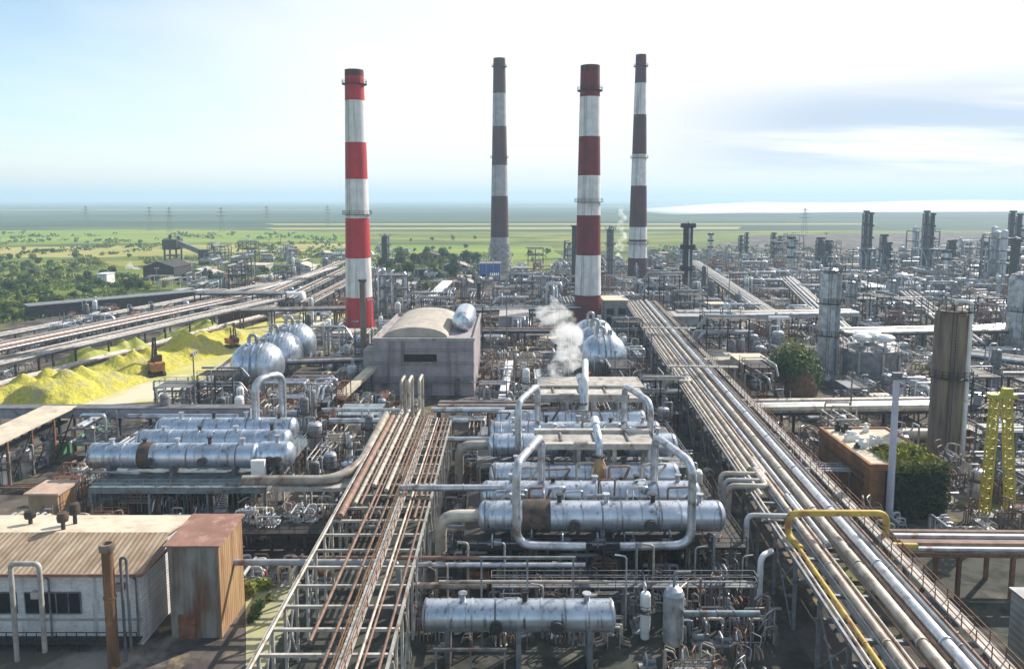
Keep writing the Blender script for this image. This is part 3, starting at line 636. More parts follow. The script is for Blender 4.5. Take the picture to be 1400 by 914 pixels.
twin('low grey twin units standing beside the blue grey towers',1352,376,332,14,2.2,(1,.7))
# ------------------------------------------------------------------ yellow A-frame tower
xa,ya=G(1345,706); h=ZA(543,ya); xb=XA(1378,ya,0); xt=XA(1368,ya,h)
t=thing('lattice_tower','yellow perforated steel A frame tower with one leaning and one upright leg','tower',(xa,ya,0)); LAND.append(('the yellow A frame tower',xa+2,ya))
def perf_leg(p0,p1,wd,n,name):
    p0=Vector(p0);p1=Vector(p1); mb=MB(); d=p1-p0; ax=Vector((1,0,0)); dy=Vector((0,.4,0))
    for s in (-1,1):
        for e in (0,1):
            mb.bar(p0+ax*s*wd*.5+dy*(e*2-1),p1+ax*s*wd*.42+dy*(e*2-1),.19,.19)
    for i in range(n+1):
        p=p0.lerp(p1,i/n)
        for e in (-1,1): mb.bar(p-ax*wd*.5+dy*e,p+ax*wd*.5+dy*e,.34,.07)
        for s in (-1,1): mb.bar(p+ax*s*wd*.47-dy,p+ax*s*wd*.47+dy,.12,.3)
        if i<n:
            q=p0.lerp(p1,(i+1)/n)
            for e in (-1,1): mb.bar(p-ax*wd*.5+dy*e,q+ax*wd*.5+dy*e,.12,.12); mb.bar(p+ax*wd*.5+dy*e,q-ax*wd*.5+dy*e,.12,.12)
    return mb.build(name,M['crane_yellow'],t)
mat('crane_yellow',(.52,.43,.06),(.40,.36,.06),.65,0,.9,c3=(.22,.20,.07),s3=.4,rand=0)
L_=xb-xa
perf_leg((0,0,0),(xt-xa-.75,0,h),1.0,12,'leg'); perf_leg((L_+.3,0,0),(xt-xa+.9,0,h),1.0,12,'leg')
mb=MB(); mb.bx(xt-xa-1.7,-.6,h,xt-xa+2.0,.6,h+.5); mb.bx(xt-xa+.2,-.4,h+.503,xt-xa+1.5,.4,h+1.3); mb.build('crosshead',M['crane_yellow'],t)
mb=MB(); mb.bx(-1.3,-1.3,0,1.3,1.3,.5); mb.bx(L_-1.3,-1.3,0,L_+1.3,1.3,.5); mb.build('base',M['concrete'],t)
# corrugated grey box at the frame's lower corner
z_=ZA(806,66); t=thing('metal_shed','grey ribbed sheet metal shed in the lower corner beside dark ground','shed',(XA(1383,66,z_),59,0))
mb=MB(); mb.bx(0,0,0,9,7,z_); mb.build('wall',mat('ribbed_grey',(.34,.35,.33),(.25,.26,.25),.7,.1,.4,rand=0,wave=('Z',.7)),t); mb=MB(); mb.bx(-.15,-.3,z_+.003,9.3,7.2,z_+.2); mb.build('roof',M['steel_grey'],t)
# ------------------------------------------------------------------ pipe racks
def pipe(pts,r,m,label=None,group=None,n=10,flange=0,bend=None,desc=None,name='pipe',cat='pipe'):
    p0=Vector(pts[0]); q=[tuple(Vector(p)-p0) for p in pts]
    mb=MB(); mb.tube(q,r,n,0,bend)
    o=mb.build(name,M[m],loc=p0); tag(o,label,cat,group)
    if flange:
        # joint rings belong to the pipe
        a,b_=Vector(q[0]),Vector(q[1]); L_=(b_-a).length; k=int(L_/flange); d=(b_-a).normalized()
        for i in range(1,min(k,8)):
            f=MB(); f.cyl((0,0,0),d*.14,r*1.22,n=n); f.build('flange',M[m],o,loc=a+d*(i*flange))
    if desc:
        c=Vector(pts[len(pts)//2]); auto(o,desc,c.x,c.y)
    return o
SEG=[]
mat('bare_steel',(.11,.08,.065),(.05,.04,.035),.8,.1,.9,c3=(.22,.12,.07),s3=.7,rand=0)
def rack(name,label,p0,p1,W,z,step,m='steel_grey',levels=(0,),bw=.35,hang=None,brace=True,rail=None,cat='pipe rack',group=None,walk=None):
    p0=Vector((p0[0],p0[1],0)); p1=Vector((p1[0],p1[1],0)); L_=(p1-p0).length; rz=math.atan2(-(p1-p0).x,(p1-p0).y)
    t=thing(name,label,cat,p0,rz,group); SEG.append((p0.x,p0.y,p1.x,p1.y,W/2+.8))
    pm=MB(); pm.bar((0,0,0),(0,0,z-bw),bw); pme=pm.data('post',M[m])
    bm_=MB()
    for lv in levels: bm_.bx(-W/2,-bw/2,z-lv-bw,W/2,bw/2,z-lv)
    bmes=[]
    for lv in levels:
        q=MB(); q.bx(-W/2-.2,-bw/2,z-lv-bw,W/2+.2,bw/2,z-lv); bmes.append(q.data('beam',M[m]))
    n=max(1,round(L_/step))
    def put(me,nm,x,y):
        o=bpy.data.objects.new(nm,me); COL.objects.link(o); o.parent=t; o.location=(x,y,0)
    for i in range(n+1):
        y=L_*i/n
        for s in (-1,1): put(pme,'post',s*(W/2-bw*.6),y)
        for me in bmes: put(me,'beam',0,y)
    for s in (-1,1):
        q=MB(); q.bx(s*W/2-.12,0,z-bw*.9,s*W/2+.12,L_,z+.12); q.build('girder',M[m],t)
    if brace:
        h_=L_/n; q=MB(); q.bar((0,0,.5),(0,h_,z-.7),.14); q.bar((.15,h_,.5),(.15,0,z-.7),.14); q.bar((-.05,h_/2-.2,z/2),(.2,h_/2+.2,z/2),.3); me=q.data('bracing',M[m])
        for i in range(0,n,2):
            for s in (-1,1): put(me,'bracing',s*W/2,h_*i)
    if walk:
        a,b_=walk; q=MB(); q.bx(a,0,z+.5,b_,L_,z+.58); q.build('walkway',M['steel_pale'],t)
        for xx in (a+.03,b_-.03):
            q=MB(); q.rail((xx,0,z+.58),(xx,L_,z+.58),1.1,.07,0,2.2); q.build('railing',M['steel_rust'],t)
    c,s=math.cos(rz),math.sin(rz)
    def loc(o,yy,zz): return (p0.x+c*o-s*yy,p0.y+s*o+c*yy,zz)
    return t,loc,L_
# ---- long rack on the right
a0=G(1190,914,8); a1=G(860,420,8); b0=G(1390,914,8); b1=G(903,430,8)
dirx=(a1[0]-a0[0])/(a1[1]-a0[1])
yA,yZ=44.0,262.0
cxa=((a0[0]+b0[0])/2); cx0=cxa+dirx*(yA-57.6); cx1=cxa+dirx*(yZ-57.6)
LAND.append(('the long diagonal pipe rack',cxa+dirx*60,115)); 
t,loc,L_=rack('pipe_rack','long diagonal pipe rack running from the near corner to the far chimneys',(cx0,yA),(cx1,yZ),11.6,8.0,7.0,'steel_grey',(0,2.4),.34,walk=(4.15,5.3))
MAIN=loc
y_port=76.6-yA
lst=[(-5.35,.13,'pipe_pale',0,1),(-4.75,.22,'pipe_yellow',0,.155),(-4.9,.24,'pipe_pale',.20,1),(-4.15,.36,'pipe_pale',.24,1),(-3.45,.12,'pipe_grey',0,1),(-3.0,.34,'pipe_pale',0,1),(-2.4,.10,'pipe_brown',0,.4),(-2.05,.16,'pipe_pale',0,1),(-1.45,.30,'pipe_grey',.14,1),(-.95,.13,'pipe_brown',0,1),(-.2,.46,'pipe_pale',0,1),(.55,.15,'pipe_grey',0,1),(1.05,.22,'pipe_brown',.05,.7),(1.75,.52,'pipe_silver',0,1),(2.55,.16,'pipe_pale',.1,1),(3.0,.26,'pipe_grey',0,1),(3.6,.18,'pipe_brown',0,1),(-.62,.1,'pipe_pale',.1,.8),(.28,.12,'pipe_pale',.12,.9),(2.25,.1,'pipe_brown',0,.6)]
names={'pipe_pale':'pale beige','pipe_yellow':'yellow','pipe_grey':'grey','pipe_brown':'brown','pipe_silver':'silver'}
orde=['first','second','third','fourth','fifth','sixth','seventh','eighth','ninth','tenth','eleventh','twelfth','thirteenth','fourteenth','fifteenth','sixteenth','seventeenth','eighteenth','nineteenth','twentieth']
for i,(o_,r,m,a,b_) in enumerate(sorted(lst)):
    pts=[loc(o_,L_*a,8.0+r),loc(o_,L_*b_,8.0+r)]
    sz='thick' if r>.4 else ('thin' if r<.17 else 'medium')
    pipe(pts,r,m,f'{sz} {names[m]} pipe on the long diagonal rack, {orde[i]} counted from its left edge','pipes lying along the long diagonal rack',12,flange=13 if r>.2 else 0)
# lower level of that rack
for i,(o_,r,m) in enumerate([(-4.4,.25,'pipe_brown'),(-2.2,.3,'pipe_grey'),(-.4,.22,'pipe_brown'),(1.3,.3,'pipe_pale'),(3.2,.25,'pipe_grey')]):
    pipe([loc(o_,0,5.6+r),loc(o_,L_,5.6+r)],r,m,f'{names[m]} pipe on the lower tier of the long diagonal rack, {orde[i]} from its left','lower pipes of the long diagonal rack',8)
# yellow expansion loop over the rack
yp=y_port; xl=-5.6; xr=5.6
pipe([loc(-4.6,yp-3,8.3),loc(-5.1,yp,8.3),loc(-5.1,yp,10.9),loc(5.6,yp+.6,10.9),loc(5.6,yp+.6,7.2),loc(9,yp+.6,7.2)],.36,'pipe_yellow','yellow expansion loop pipe arching right across the long diagonal rack',None,14,bend=1.1,name='loop_pipe')
# pipes that leave the rack to the left with elbows
for i,(yy,r,z0,m) in enumerate([(46,.38,8.5,'pipe_pale'),(48.2,.3,8.4,'pipe_grey'),(50.5,.34,8.4,'pipe_pale'),(37,.3,8.6,'pipe_grey'),(100,.4,8.5,'pipe_pale'),(103,.3,8.5,'pipe_grey')]):
    pipe([loc(-3.6+.5*i%2,yy+6,z0),loc(-3.6+.5*i%2,yy,z0),loc(-8.4,yy,z0),loc(-8.4,yy,2.5)],r,m,None,'elbow pipes leaving the long rack',10,desc=f'{names[m]} elbow pipe off the rack',bend=.9)
# cross gantries over the rack
for yy,lab in ((150,'grey catwalk gantry crossing the long rack beyond the yellow loop'),(196,'far grey catwalk gantry crossing the long rack near the chimney foot')):
    t=thing('gantry',lab,'gantry',loc(0,yy-yA,0),math.atan2(-dirx,1)); 
    for s in (-1,1):
        q=MB(); q.bar((s*6.6,0,0),(s*6.6,0,10.2),.35); q.build('post',M['steel_grey'],t)
    q=MB(); q.bx(-7.2,-.8,10.2,7.2,.8,10.4); q.build('deck',M['steel_pale'],t); 
    for yy2 in (-.75,.75):
        q=MB(); q.rail((-7.2,yy2,10.4),(7.2,yy2,10.4),1.1,.09); q.build('railing',M['steel_grey'],t)
# ---- left rack
a0=G(340,914,8); a1=G(522,592,8); xl0=a0[0]; W2=11.0
LAND.append(('the left walkway rack',xl0+5,92))
t,loc2,L2=rack('pipe_rack','open pipe rack with bare cross beams between the workshop and the reactors',(xl0+W2/2,42),(xl0+W2/2-.4,121),W2,8.0,3.6,'steel_pale',(0,),.26,walk=(1.6,2.5))
lst2=[(-5.3,.14,'pipe_pale',0,1),(-4.4,.42,'pipe_brown',.5,1),(-3.5,.26,'pipe_pale',.55,1),(-2.8,.16,'pipe_brown',.55,1),(-2.2,.29,'pipe_pale',.62,1),(-1.5,.15,'pipe_brown',.2,1),(-1.0,.11,'pipe_brown',.5,1),(-.35,.28,'pipe_pale',.6,1),(.35,.14,'pipe_brown',0,1),(.9,.2,'pipe_brown',.66,1),(3.1,.13,'pipe_pale',0,1),(3.5,.11,'pipe_brown',0,1),(4.2,.18,'pipe_brown',.5,1),(4.9,.13,'pipe_brown',0,1)]
for i,(o_,r,m,a,b_) in enumerate(lst2):
    if m=='pipe_pale' and r>.25 and i<10:
        # risers at the far end: up, over with a white elbow
        pts=[loc2(o_,L2*a,8+r),loc2(o_,L2+3.6,8+r),loc2(o_,L2+3.6,13.4+.2*(i%2)),loc2(o_,L2+8,13.4+.2*(i%2)),loc2(o_,L2+8,3)]
    else: pts=[loc2(o_,L2*a,8.0+r),loc2(o_,L2*b_,8.0+r)]
    sz='thick' if r>.4 else ('thin' if r<.17 else 'medium')
    pipe(pts,r,m,f'{sz} {names[m]} pipe on the rack with bare cross beams, {orde[i]} from its left edge','pipes lying along the bare beamed rack',10)
# big bent pipe joining that rack
pipe([(-37,97,6.6),(-24.5,97,6.6),(-21.6,101,7.4),(-21.3,121,8.6)],.7,'pipe_pale','fat pale pipe curving from the left deck onto the bare beamed rack',None,14,bend=4)
# ------------------------------------------------------------------ horizontal vessels and reactor trains
def hvessel(label,x0,x1,y,z,R,m='alu',dark=None,group=None,nozz=4,base=0.0,saddle=True,head=.5,cat='vessel',name='horizontal_vessel',rz=0.0,bands=True):
    L_=x1-x0; t=thing(name,label,cat,(x0,y,base),rz,group); zc=z-base
    prof=[(.01,-R*head)]
    for k in range(1,7): a=PI/2*k/6; prof.append((R*math.sin(a),-R*head*math.cos(a)))
    prof+= [(R,L_)]
    for k in range(1,7): a=PI/2*k/6; prof.append((R*math.cos(a)+.005,L_+R*head*math.sin(a)))
    mb=MB(); mb.lathe(prof,32,axis='x',c=(0,0,zc))
    sh=mb.build('shell',M[m],t)
    if bands:
        for k in range(int(L_/2.2)+1):
            x=L_*(k+.02)/(int(L_/2.2)+.05); q=MB(); q.lathe([(R,x-.09),(R+.05,x-.09),(R+.05,x+.09),(R,x+.09)],32,axis='x',c=(0,0,zc)); q.build('band',M['alu_dull' if k%3 else 'steel_grey'],t)
    if dark:
        a,b_=dark; q=MB(); q.lathe([(R+.01,L_*a),(R+.12,L_*a),(R+.12,L_*b_),(R+.01,L_*b_)],32,axis='x',c=(0,0,zc)); q.build('bare_section',M['bare_steel'],t)['label']='dark rusty section with its cladding off'
    if saddle:
        for f in (.12,.5,.88):
            q=MB(); q.bx(L_*f-.25,-R*.8,0,L_*f+.25,R*.8,zc-R*.55); q.build('saddle',M['steel_grey'],t)
    for k in range(nozz):
        f=(k+.6)/nozz; q=MB(); h=RND.uniform(.4,.9); q.cyl((L_*f,0,zc+R*.9),(L_*f,0,zc+R+h),.28,n=10); q.cyl((L_*f,0,zc+R+h),(L_*f,0,zc+R+h+.14),.45,n=10); q.build('nozzle',M['steel_dark' if k%2 else 'alu_dull'],t)
    for f in (.38,.7)[:1+nozz%2]:
        q=MB(); q.cyl((L_*f,-R*.96,zc-R*.15),(L_*f,-R-.35,zc-R*.15),.5,n=14); q.cyl((L_*f,-R-.35,zc-R*.15),(L_*f,-R-.5,zc-R*.15),.62,n=14); q.build('manhole',M['steel_dark'],t)
    return t
def deck(label,x0,x1,y0,y1,z,m='steel_grey',step=5.5,rails=True,name='steel_deck',cat='platform',thick=.3,group=None,dm=None):
    t=thing(name,label,cat,(x0,y0,0),0,group); W=x1-x0; D=y1-y0
    q=MB(); q.bx(0,0,z-thick,W,D,z); q.build('deck_plate',M[dm or m],t)
    nx=max(1,round(W/step)); ny=max(1,round(D/step))
    q=MB(); q.bar((0,0,0),(0,0,z-thick),.3); me=q.data('post',M[m])
    for i in range(nx+1):
        for j in (0,ny):
            o=bpy.data.objects.new('post',me); COL.objects.link(o); o.parent=t; o.location=(.2+(W-.4)*i/nx,.2+(D-.4)*j/ny,0)
    if rails:
        for a,b_ in (((0,0),(W,0)),((W,0),(W,D)),((W,D),(0,D)),((0,D),(0,0))):
            q=MB(); q.rail((a[0],a[1],z),(b_[0],b_[1],z),1.1,.07,0,1.8); q.build('railing',M[m],t)
    return t
def arch(label,p,q_,zt,r,m='pipe_silver',tail=None):
    pts=[(p[0],p[1],p[2]),(p[0],p[1],zt),(q_[0],q_[1],zt),q_]
    if tail: pts=[tail]+pts
    return pipe(pts,r,m,label,'silver arch pipes over the reactors',16,bend=1.9,name='arch_pipe')
def train(tag_,y0,x0,x1,near):
    """three parallel reactors on a deck, with arches, canopy and burner"""
    pos=['front','middle','rear']
    deck(f'railed steel deck carrying the {tag_} reactor trio',x0-2.5,x1+2.5,y0-3.0,y0+16.5,5.6,'steel_dark' if near else 'steel_grey')
    for k in range(3):
        y=y0+6.4*k
        hvessel(f'silver clad horizontal reactor, {pos[k]} one of the {tag_} trio',x0+(.9 if k==2 else 0),x1-(1.2*k),y,8.0,1.75 if k==0 else 1.65,'alu',(.16,.28) if (k==0 and near) else None,'horizontal reactors in trios',5,5.6)
    LAND.append((f'the {tag_} reactor trio',(x0+x1)/2,y0+4))
    # arches
    za=zt=15.6
    ya=y0-3.6
    arch(f'tall silver arch pipe at the left end of the {tag_} trio',(x0+3.7,ya,6.2),(x0+6.9,y0+6.4,9.9),za,.48,tail=(x0+11.5,ya,6.0))
    arch(f'tall silver arch pipe at the right end of the {tag_} trio',(x1-4.0,ya,6.2),(x1-6.3,y0+6.4,9.9),za,.48,tail=(x1-12,ya,6.0))
    # canopy table frame behind
    xc0,xc1=x0+7,x1-5; yc0,yc1=y0+13.5,y0+19.5
    t=thing('canopy_frame',f'long pale steel canopy with a trough roof behind the {tag_} trio','canopy',(xc0,yc0,0)); W=xc1-xc0; D=yc1-yc0; zc=11.4
    for i in range(4):
        for j in (0,1):
            q=MB(); q.bar((.4+(W-.8)*i/3,.4+(D-.8)*j,0),(.4+(W-.8)*i/3,.4+(D-.8)*j,zc),.55); q.build('post',M['steel_pale'],t)
    q=MB(); q.bx(-.6,-.4,zc,W+.6,.4,zc+.8); q.build('front_beam',M['steel_pale'],t)
    q=MB(); q.bx(-.6,D-.4,zc,W+.6,D+.4,zc+.8); q.build('rear_beam',M['steel_pale'],t)
    q=MB(); q.bx(-.3,.403,zc+.1,W+.3,D-.403,zc+.3); q.build('roof',M['steel_pale'],t)
    for f in (.2,.5,.8):
        q=MB(); q.bar((W*f,.5,zc+.45),(W*f,D-.5,zc+.45),.25); q.build('roof_beam',M['steel_grey'],t)
    # burner
    xb=(x0+x1)/2+1.0; yb=y0+11
    t=thing('burner_furnace',f'upright burner column with a white elbow on top at the middle of the {tag_} trio','burner',(xb,yb,5.6))
    q=MB(); q.lathe([(1.0,0),(1.0,4.2),(.7,5.0),(.55,5.4)],18); q.build('furnace',M['rust_bright' if near else 'alu_dull'],t)
    q=MB(); q.tube([(0,0,5.3),(0,0,7.8),(.0,3.6,8.6)],.5,12); q.build('duct',M['alu'],t)
    q=MB(); q.lathe([(.52,5.6),(.85,5.6),(.85,5.8),(.52,5.8)],16); q.build('flange',M['steel_dark'],t)
    q=MB(); q.tube([(0,3.6,8.6),(0,5.6,8.9)],.62,12); q.build('elbow',M['white_paint'],t)
    # elbow at left end
    pipe([(x0-.6,y0,8),(x0-5.2,y0,8),(x0-5.2,y0,2)],.72 if near else .7,'pipe_pale',f'fat pale elbow pipe leaving the left head of the {tag_} trio',None,16,bend=2.0)
    for k in range(12):
        dx=-1+2.1*k; yy=y0+(2.9 if k%2 else 9.3); r_=RND.uniform(.08,.2); mm=('pipe_brown','pipe_silver','pipe_pale','pipe_brown')[k%4]; zz_=RND.uniform(9.6,11.2)
        pipe([(x0+dx,yy,6.2),(x0+dx,yy,zz_),(x0+dx+RND.uniform(1.2,4),yy+.3,zz_),(x0+dx+2,yy+.6,zz_-2.2)],r_,mm,None,'small bent pipes between the reactors',8,desc=f'thin bent {names[mm]} pipe',bend=.4)
    for k,(dx,zz) in enumerate(((2,6.9),(7,7.3),(12,6.8),(17,7.2))):
        pipe([(x0+dx,y0+2.4,6.6),(x0+dx,y0+2.4,9.4+k%2),(x0+dx+2.6,y0+2.6,9.4+k%2),(x0+dx+2.6,y0+4.2,9.0)],.2,'pipe_silver' if k%2 else 'pipe_grey',None,'small bent pipes between the reactors',8,desc='thin bent silver pipe between two reactors' if k%2 else 'thin bent grey pipe between two reactors')
x0u=-3.2; x1u=24.2
train('nearest',82.6,x0u,x1u,True)
train('second',107.5,x0u+.4,x1u,False)
# third canopy toward the domed tanks
deck('high pale slab deck in front of the domed tanks by the steam plume',XA(735,122,11),XA(882,122,11),121,128,11.5,'steel_pale',4.5,False,thick=.7)
deck('second pale slab deck close behind the first, before the domed tanks',XA(735,134,11),XA(880,134,11),133,141,10.3,'steel_pale',5,False,thick=.8)
pipe([(XA(800,119,14),119,9),(XA(800,119,14),119,15),(XA(800,127,15),127,16.5)],.55,'white_paint','short white topped elbow duct above the pale slab deck',None,14,bend=1.2)
# left train
deck('teal grey railed deck under the long silver vessel behind the workshop',XA(135,100,5),XA(372,100,5),97.5,118,5.4,'steel_teal',8,True,thick=.9)
xl_,xr_=XA(128,103,8),XA(350,103,8)
hvessel('longest silver clad vessel on the teal deck behind the workshop',xl_,xr_,103,8,1.8,'alu',(.30,.37),None,5,5.4,True,.3)
LAND.append(('the long silver vessel',(xl_+xr_)/2,103))
for k in range(2):
    y=109.4+6.2*k; hvessel(f'silver vessel with a bulging head, {["second","third"][k]} row on the teal deck',xl_+4,XA(392+8*k,y,8),y,8,1.75,'alu',None,'horizontal reactors in trios',4,5.4)
hvessel('stub silver vessel head with a white box right of the long silver vessel',XA(358,103,8),XA(392,103,8),103.5,8,1.85,'alu',None,None,1,5.4,True,.6,bands=False)
q=MB(); q.bx(0,0,0,1.9,.8,2.6); tag(q.build('instrument_box',M['white_paint'],loc=(XA(344,100.5,7),100.2,5.6)),'white instrument box hung at the end of the long silver vessel','box')
pipe([(XA(350,116,10),116,6),(XA(350,116,10),116,15.8),(XA(386,121,15),121,15.8),(XA(386,121,10),121,6)],.62,'pipe_silver','grey arch pipe above the long silver vessel before the left domed tanks',None,16,bend=2.0,name='arch_pipe')
pipe([(XA(60,119,14),119,13.2) if False else (xl_-2,101,6.4),(xl_+8,100.2,6.4)],.2,'pipe_grey','thin grey pipe along the front of the teal deck',None,8)
# front vessel at the bottom edge
xa_,xb_=XA(582,67,5),XA(836,67,5)
hvessel('nearest silver blue vessel lying low at the bottom edge of the scene',xa_,xb_,67,5.0,1.5,'alu',None,None,3,0,True,.25); LAND.append(('the nearest low vessel',(xa_+xb_)/2,67))
for k,(ua,ub) in enumerate(((596,690),(655,790))):
    x_a,x_b=XA(ua,63.5,3),XA(ub,63.5,3); t=thing('pipe_stand',['low grey portal frame before the nearest low vessel','taller grey portal frame with a cross rail over the nearest low vessel'][k],'frame',(x_a,63.5+k*5.6,0)); h=[3.6,9.6][k]; W=x_b-x_a
    for xx in (0,W*.5,W):
        q=MB(); q.bar((xx,0,0),(xx,0,h),.18); q.build('post',M['steel_grey'],t)
    q=MB(); q.bx(-.2,-.12,h,W+.2,.12,h+.25); q.build('beam',M['steel_grey'],t)
deck('thin railed catwalk running over the pipes before the nearest trio',XA(672,74,6),XA(1034,74,6),73.4,74.8,ZA(798,74),'steel_grey',4.5,True,thick=.14)
deck('short dark catwalk left of the nearest low vessel',XA(570,72,4),XA(668,72,4),71.2,72.6,ZA(848,72),'steel_dark',3,True,thick=.14)
for k,(u,yy,vt) in enumerate(((612,74,770),(742,71,800),(800,70,815),(856,73,760),(893,76,745),(990,74,790),(1015,77,760),(690,77,742),(640,78,742),(950,77,748),(770,77,770),(575,77,770))):
    x_=XA(u,yy,4); zt=ZA(vt,yy); pipe([(x_,yy,0),(x_,yy,zt),(x_+RND.choice((-1,1))*1.2,yy+.3,zt)],.09+.03*(k%3),'pipe_grey' if k%2 else 'pipe_pale',None,'thin risers before the nearest trio',8,bend=.4,desc='thin '+('grey' if k%2 else 'pale')+' riser pipe')
# upright drum
x_,h=XA(921,68,5),ZA(800,68)
t=thing('upright_drum','upright blue grey drum standing between posts at the bottom edge','drum',(x_,68,0)); LAND.append(('the upright drum',x_,68))
q=MB(); q.lathe([(.95,1.6),(1.0,2.0),(1.0,h-.8),(.8,h-.35),(.4,h-.1),(.01,h)],24); q.build('shell',M['alu_dull'],t)
q=MB(); q.lathe([(.8,0),(.95,1.6)],20); q.build('skirt',M['steel_dark'],t)
q=MB(); q.tube([(0,0,h-.1),(0,0,h+1.4),(1.6,0,h+1.4)],.14,8); q.build('outlet_pipe',M['steel_grey'],t)
pipe([(XA(934,67,4),67,ZA(838,67)),(XA(1038,67,4),67,ZA(838,67))],.3,'steel_teal','teal blue pipe with flanges right of the upright drum',None,12,flange=1.6)
for k,(u,vt,yy) in enumerate(((1040,760,76),(1006,770,79),(870,742,74),(976,730,78),(958,790,72))):
    x_=XA(u,yy,6); zt=ZA(vt,yy)
    pipe([(x_,yy,.2),(x_,yy,zt),(x_+1.6,yy+1.2,zt)] if k==0 else [(x_,yy,0),(x_,yy,zt)],.32 if k==0 else .13,'white_paint' if k==0 else 'steel_grey',['white swan neck pipe rising beside the long rack edge','thin grey standpipe near the white swan neck pipe','grey standpipe left of the upright drum','thin grey standpipe with the pink platform','short grey standpipe behind the upright drum'][k],None,10,bend=1.2)
# blue purple pipe, beams, crossing pipes
pipe([(XA(545,88,9),88,9.2),(XA(690,88,9),88,9.2)],.42,'pipe_silver','straight blue silver pipe running level into the nearest reactor trio',None,12,flange=4)
pipe([(XA(300,75,5),75,6.2),(XA(520,75,5),75,6.2),(XA(545,75,5),75,6.2),(XA(545,75,5),75,.5)],.34,'pipe_grey','grey pipe crossing under the bare beamed rack then bending down',None,12,bend=1.4)
for k,(u0,u1,v,yy,r,m) in enumerate(((400,700,762,78,.22,'pipe_brown'),(560,800,772,77,.3,'pipe_silver'),(330,520,720,90,.25,'pipe_grey'),(330,520,700,93,.25,'pipe_pale'),(600,830,795,73,.2,'pipe_pale'),(640,860,742,80.6,.16,'pipe_grey'),(200,360,883,70,.22,'pipe_pale'),(565,665,800,74,.35,'pipe_pale'),(860,1000,795,73,.12,'pipe_grey'),(600,690,725,90,.3,'pipe_pale'),(575,690,600,112,.4,'pipe_silver'),(590,690,560,122,.45,'pipe_silver'),(450,640,575,127,.5,'pipe_silver'),(440,560,560,132,.35,'pipe_silver'))):
    z=ZA(v,yy); pipe([(XA(u0,yy,z),yy,z),(XA(u1,yy,z),yy,z)],r,m,None,'level pipes crossing between the process units',10,desc=f'level {names[m]} cross pipe',flange=5 if r>.24 else 0)
# grey platform slab left of the bare rack, white walled catwalks
deck('pale grey walkway slab left of the bare beamed rack',XA(378,97,7),XA(498,97,7),95.8,99.2,6.0,'steel_pale',4,False,thick=.5)
deck('dark two post deck between the rust streaked shed and the rack',XA(330,88,3),XA(470,88,3),86,93,4.2,'steel_dark',5,True)
# ------------------------------------------------------------------ domed tank trios
def dome_tank(label,x0,x1,y,z,R,grp):
    L_=x1-x0; rr=R; body=max(.6,L_-1.7*R); t=thing('domed_tank',label,'tank',(x0,y,0),0,grp)
    hd=(L_-body)/2
    prof=[(.01,0)]
    for k in range(1,10): a=PI/2*k/9; prof.append((R*math.sin(a),hd-hd*math.cos(a)))
    prof.append((R,hd+body))
    for k in range(1,10): a=PI/2*k/9; prof.append((R*math.cos(a)+.005,hd+body+hd*math.sin(a)))
    q=MB(); q.lathe(prof,44,axis='x',c=(0,0,z)); q.build('shell',M['alu'],t)
    for xx in (hd*.9,hd+body):
        q=MB(); q.lathe([(R*1.0,xx-.2),(R+.18,xx-.2),(R+.18,xx+.2),(R*1.0,xx+.2)],44,axis='x',c=(0,0,z)); q.build('seam_ring',M['alu_dull'],t)
    for xx in (hd*.8,hd+body):
        q=MB(); q.bx(xx-.5,-R*.7,0,xx+.5,R*.7,z-R*.62); q.build('saddle',M['concrete'],t)
    q=MB(); q.tube([(L_*.5,-.4,z+R*.97),(L_*.5,-.4,z+R+1.8),(L_*.5-1.6,-.4,z+R+1.8),(L_*.5-1.6,-.4,z+R*.85)],.4,12); q.build('vent_pipe',M['alu_dull'],t)
    q=MB(); q.cyl((L_*.5+1.5,0,z+R*.9),(L_*.5+1.5,0,z+R+1.0),.6,n=12); q.build('nozzle',M['alu_dull'],t)
    q=MB(); q.rail((L_*.5-2.5,.8,z+R*.97),(L_*.5+2.5,.8,z+R*.97),1.1,.1); q.build('railing',M['steel_dark'],t)
    q=MB(); a=[(L_*.5,-math.sin(w_)*(R+.12),z+math.cos(w_)*(R+.12)) for w_ in [PI*.08+PI*.8*k/8 for k in range(9)]]
    q.tube(a,.22,8); q.build('front_pipe',M['steel_teal'],t)
    return t
for k,(y,u0,u1) in enumerate(((168,318,388),(181,350,414),(194,378,432))):
    xr=XA(u1,y,7); dome_tank(f'big silver domed tank, {["front","middle","rear"][k]} one of the trio beside the sulphur yard',xr-12.2,xr,y,6.3,5.5,'big domed tanks in two trios')
LAND.append(('the sulphur side domed tanks',-57,180))
for k,(y,uc) in enumerate(((173,825),(184,817),(195,811))):
    xc_=XA(uc,y,8); dome_tank(f'big silver domed tank, {["front","middle","rear"][k]} one of the trio by the steam plume',xc_-5.6,xc_+5.6,y,7.6,5.2,'big domed tanks in two trios')
LAND.append(('the steam side domed tanks',21,184))
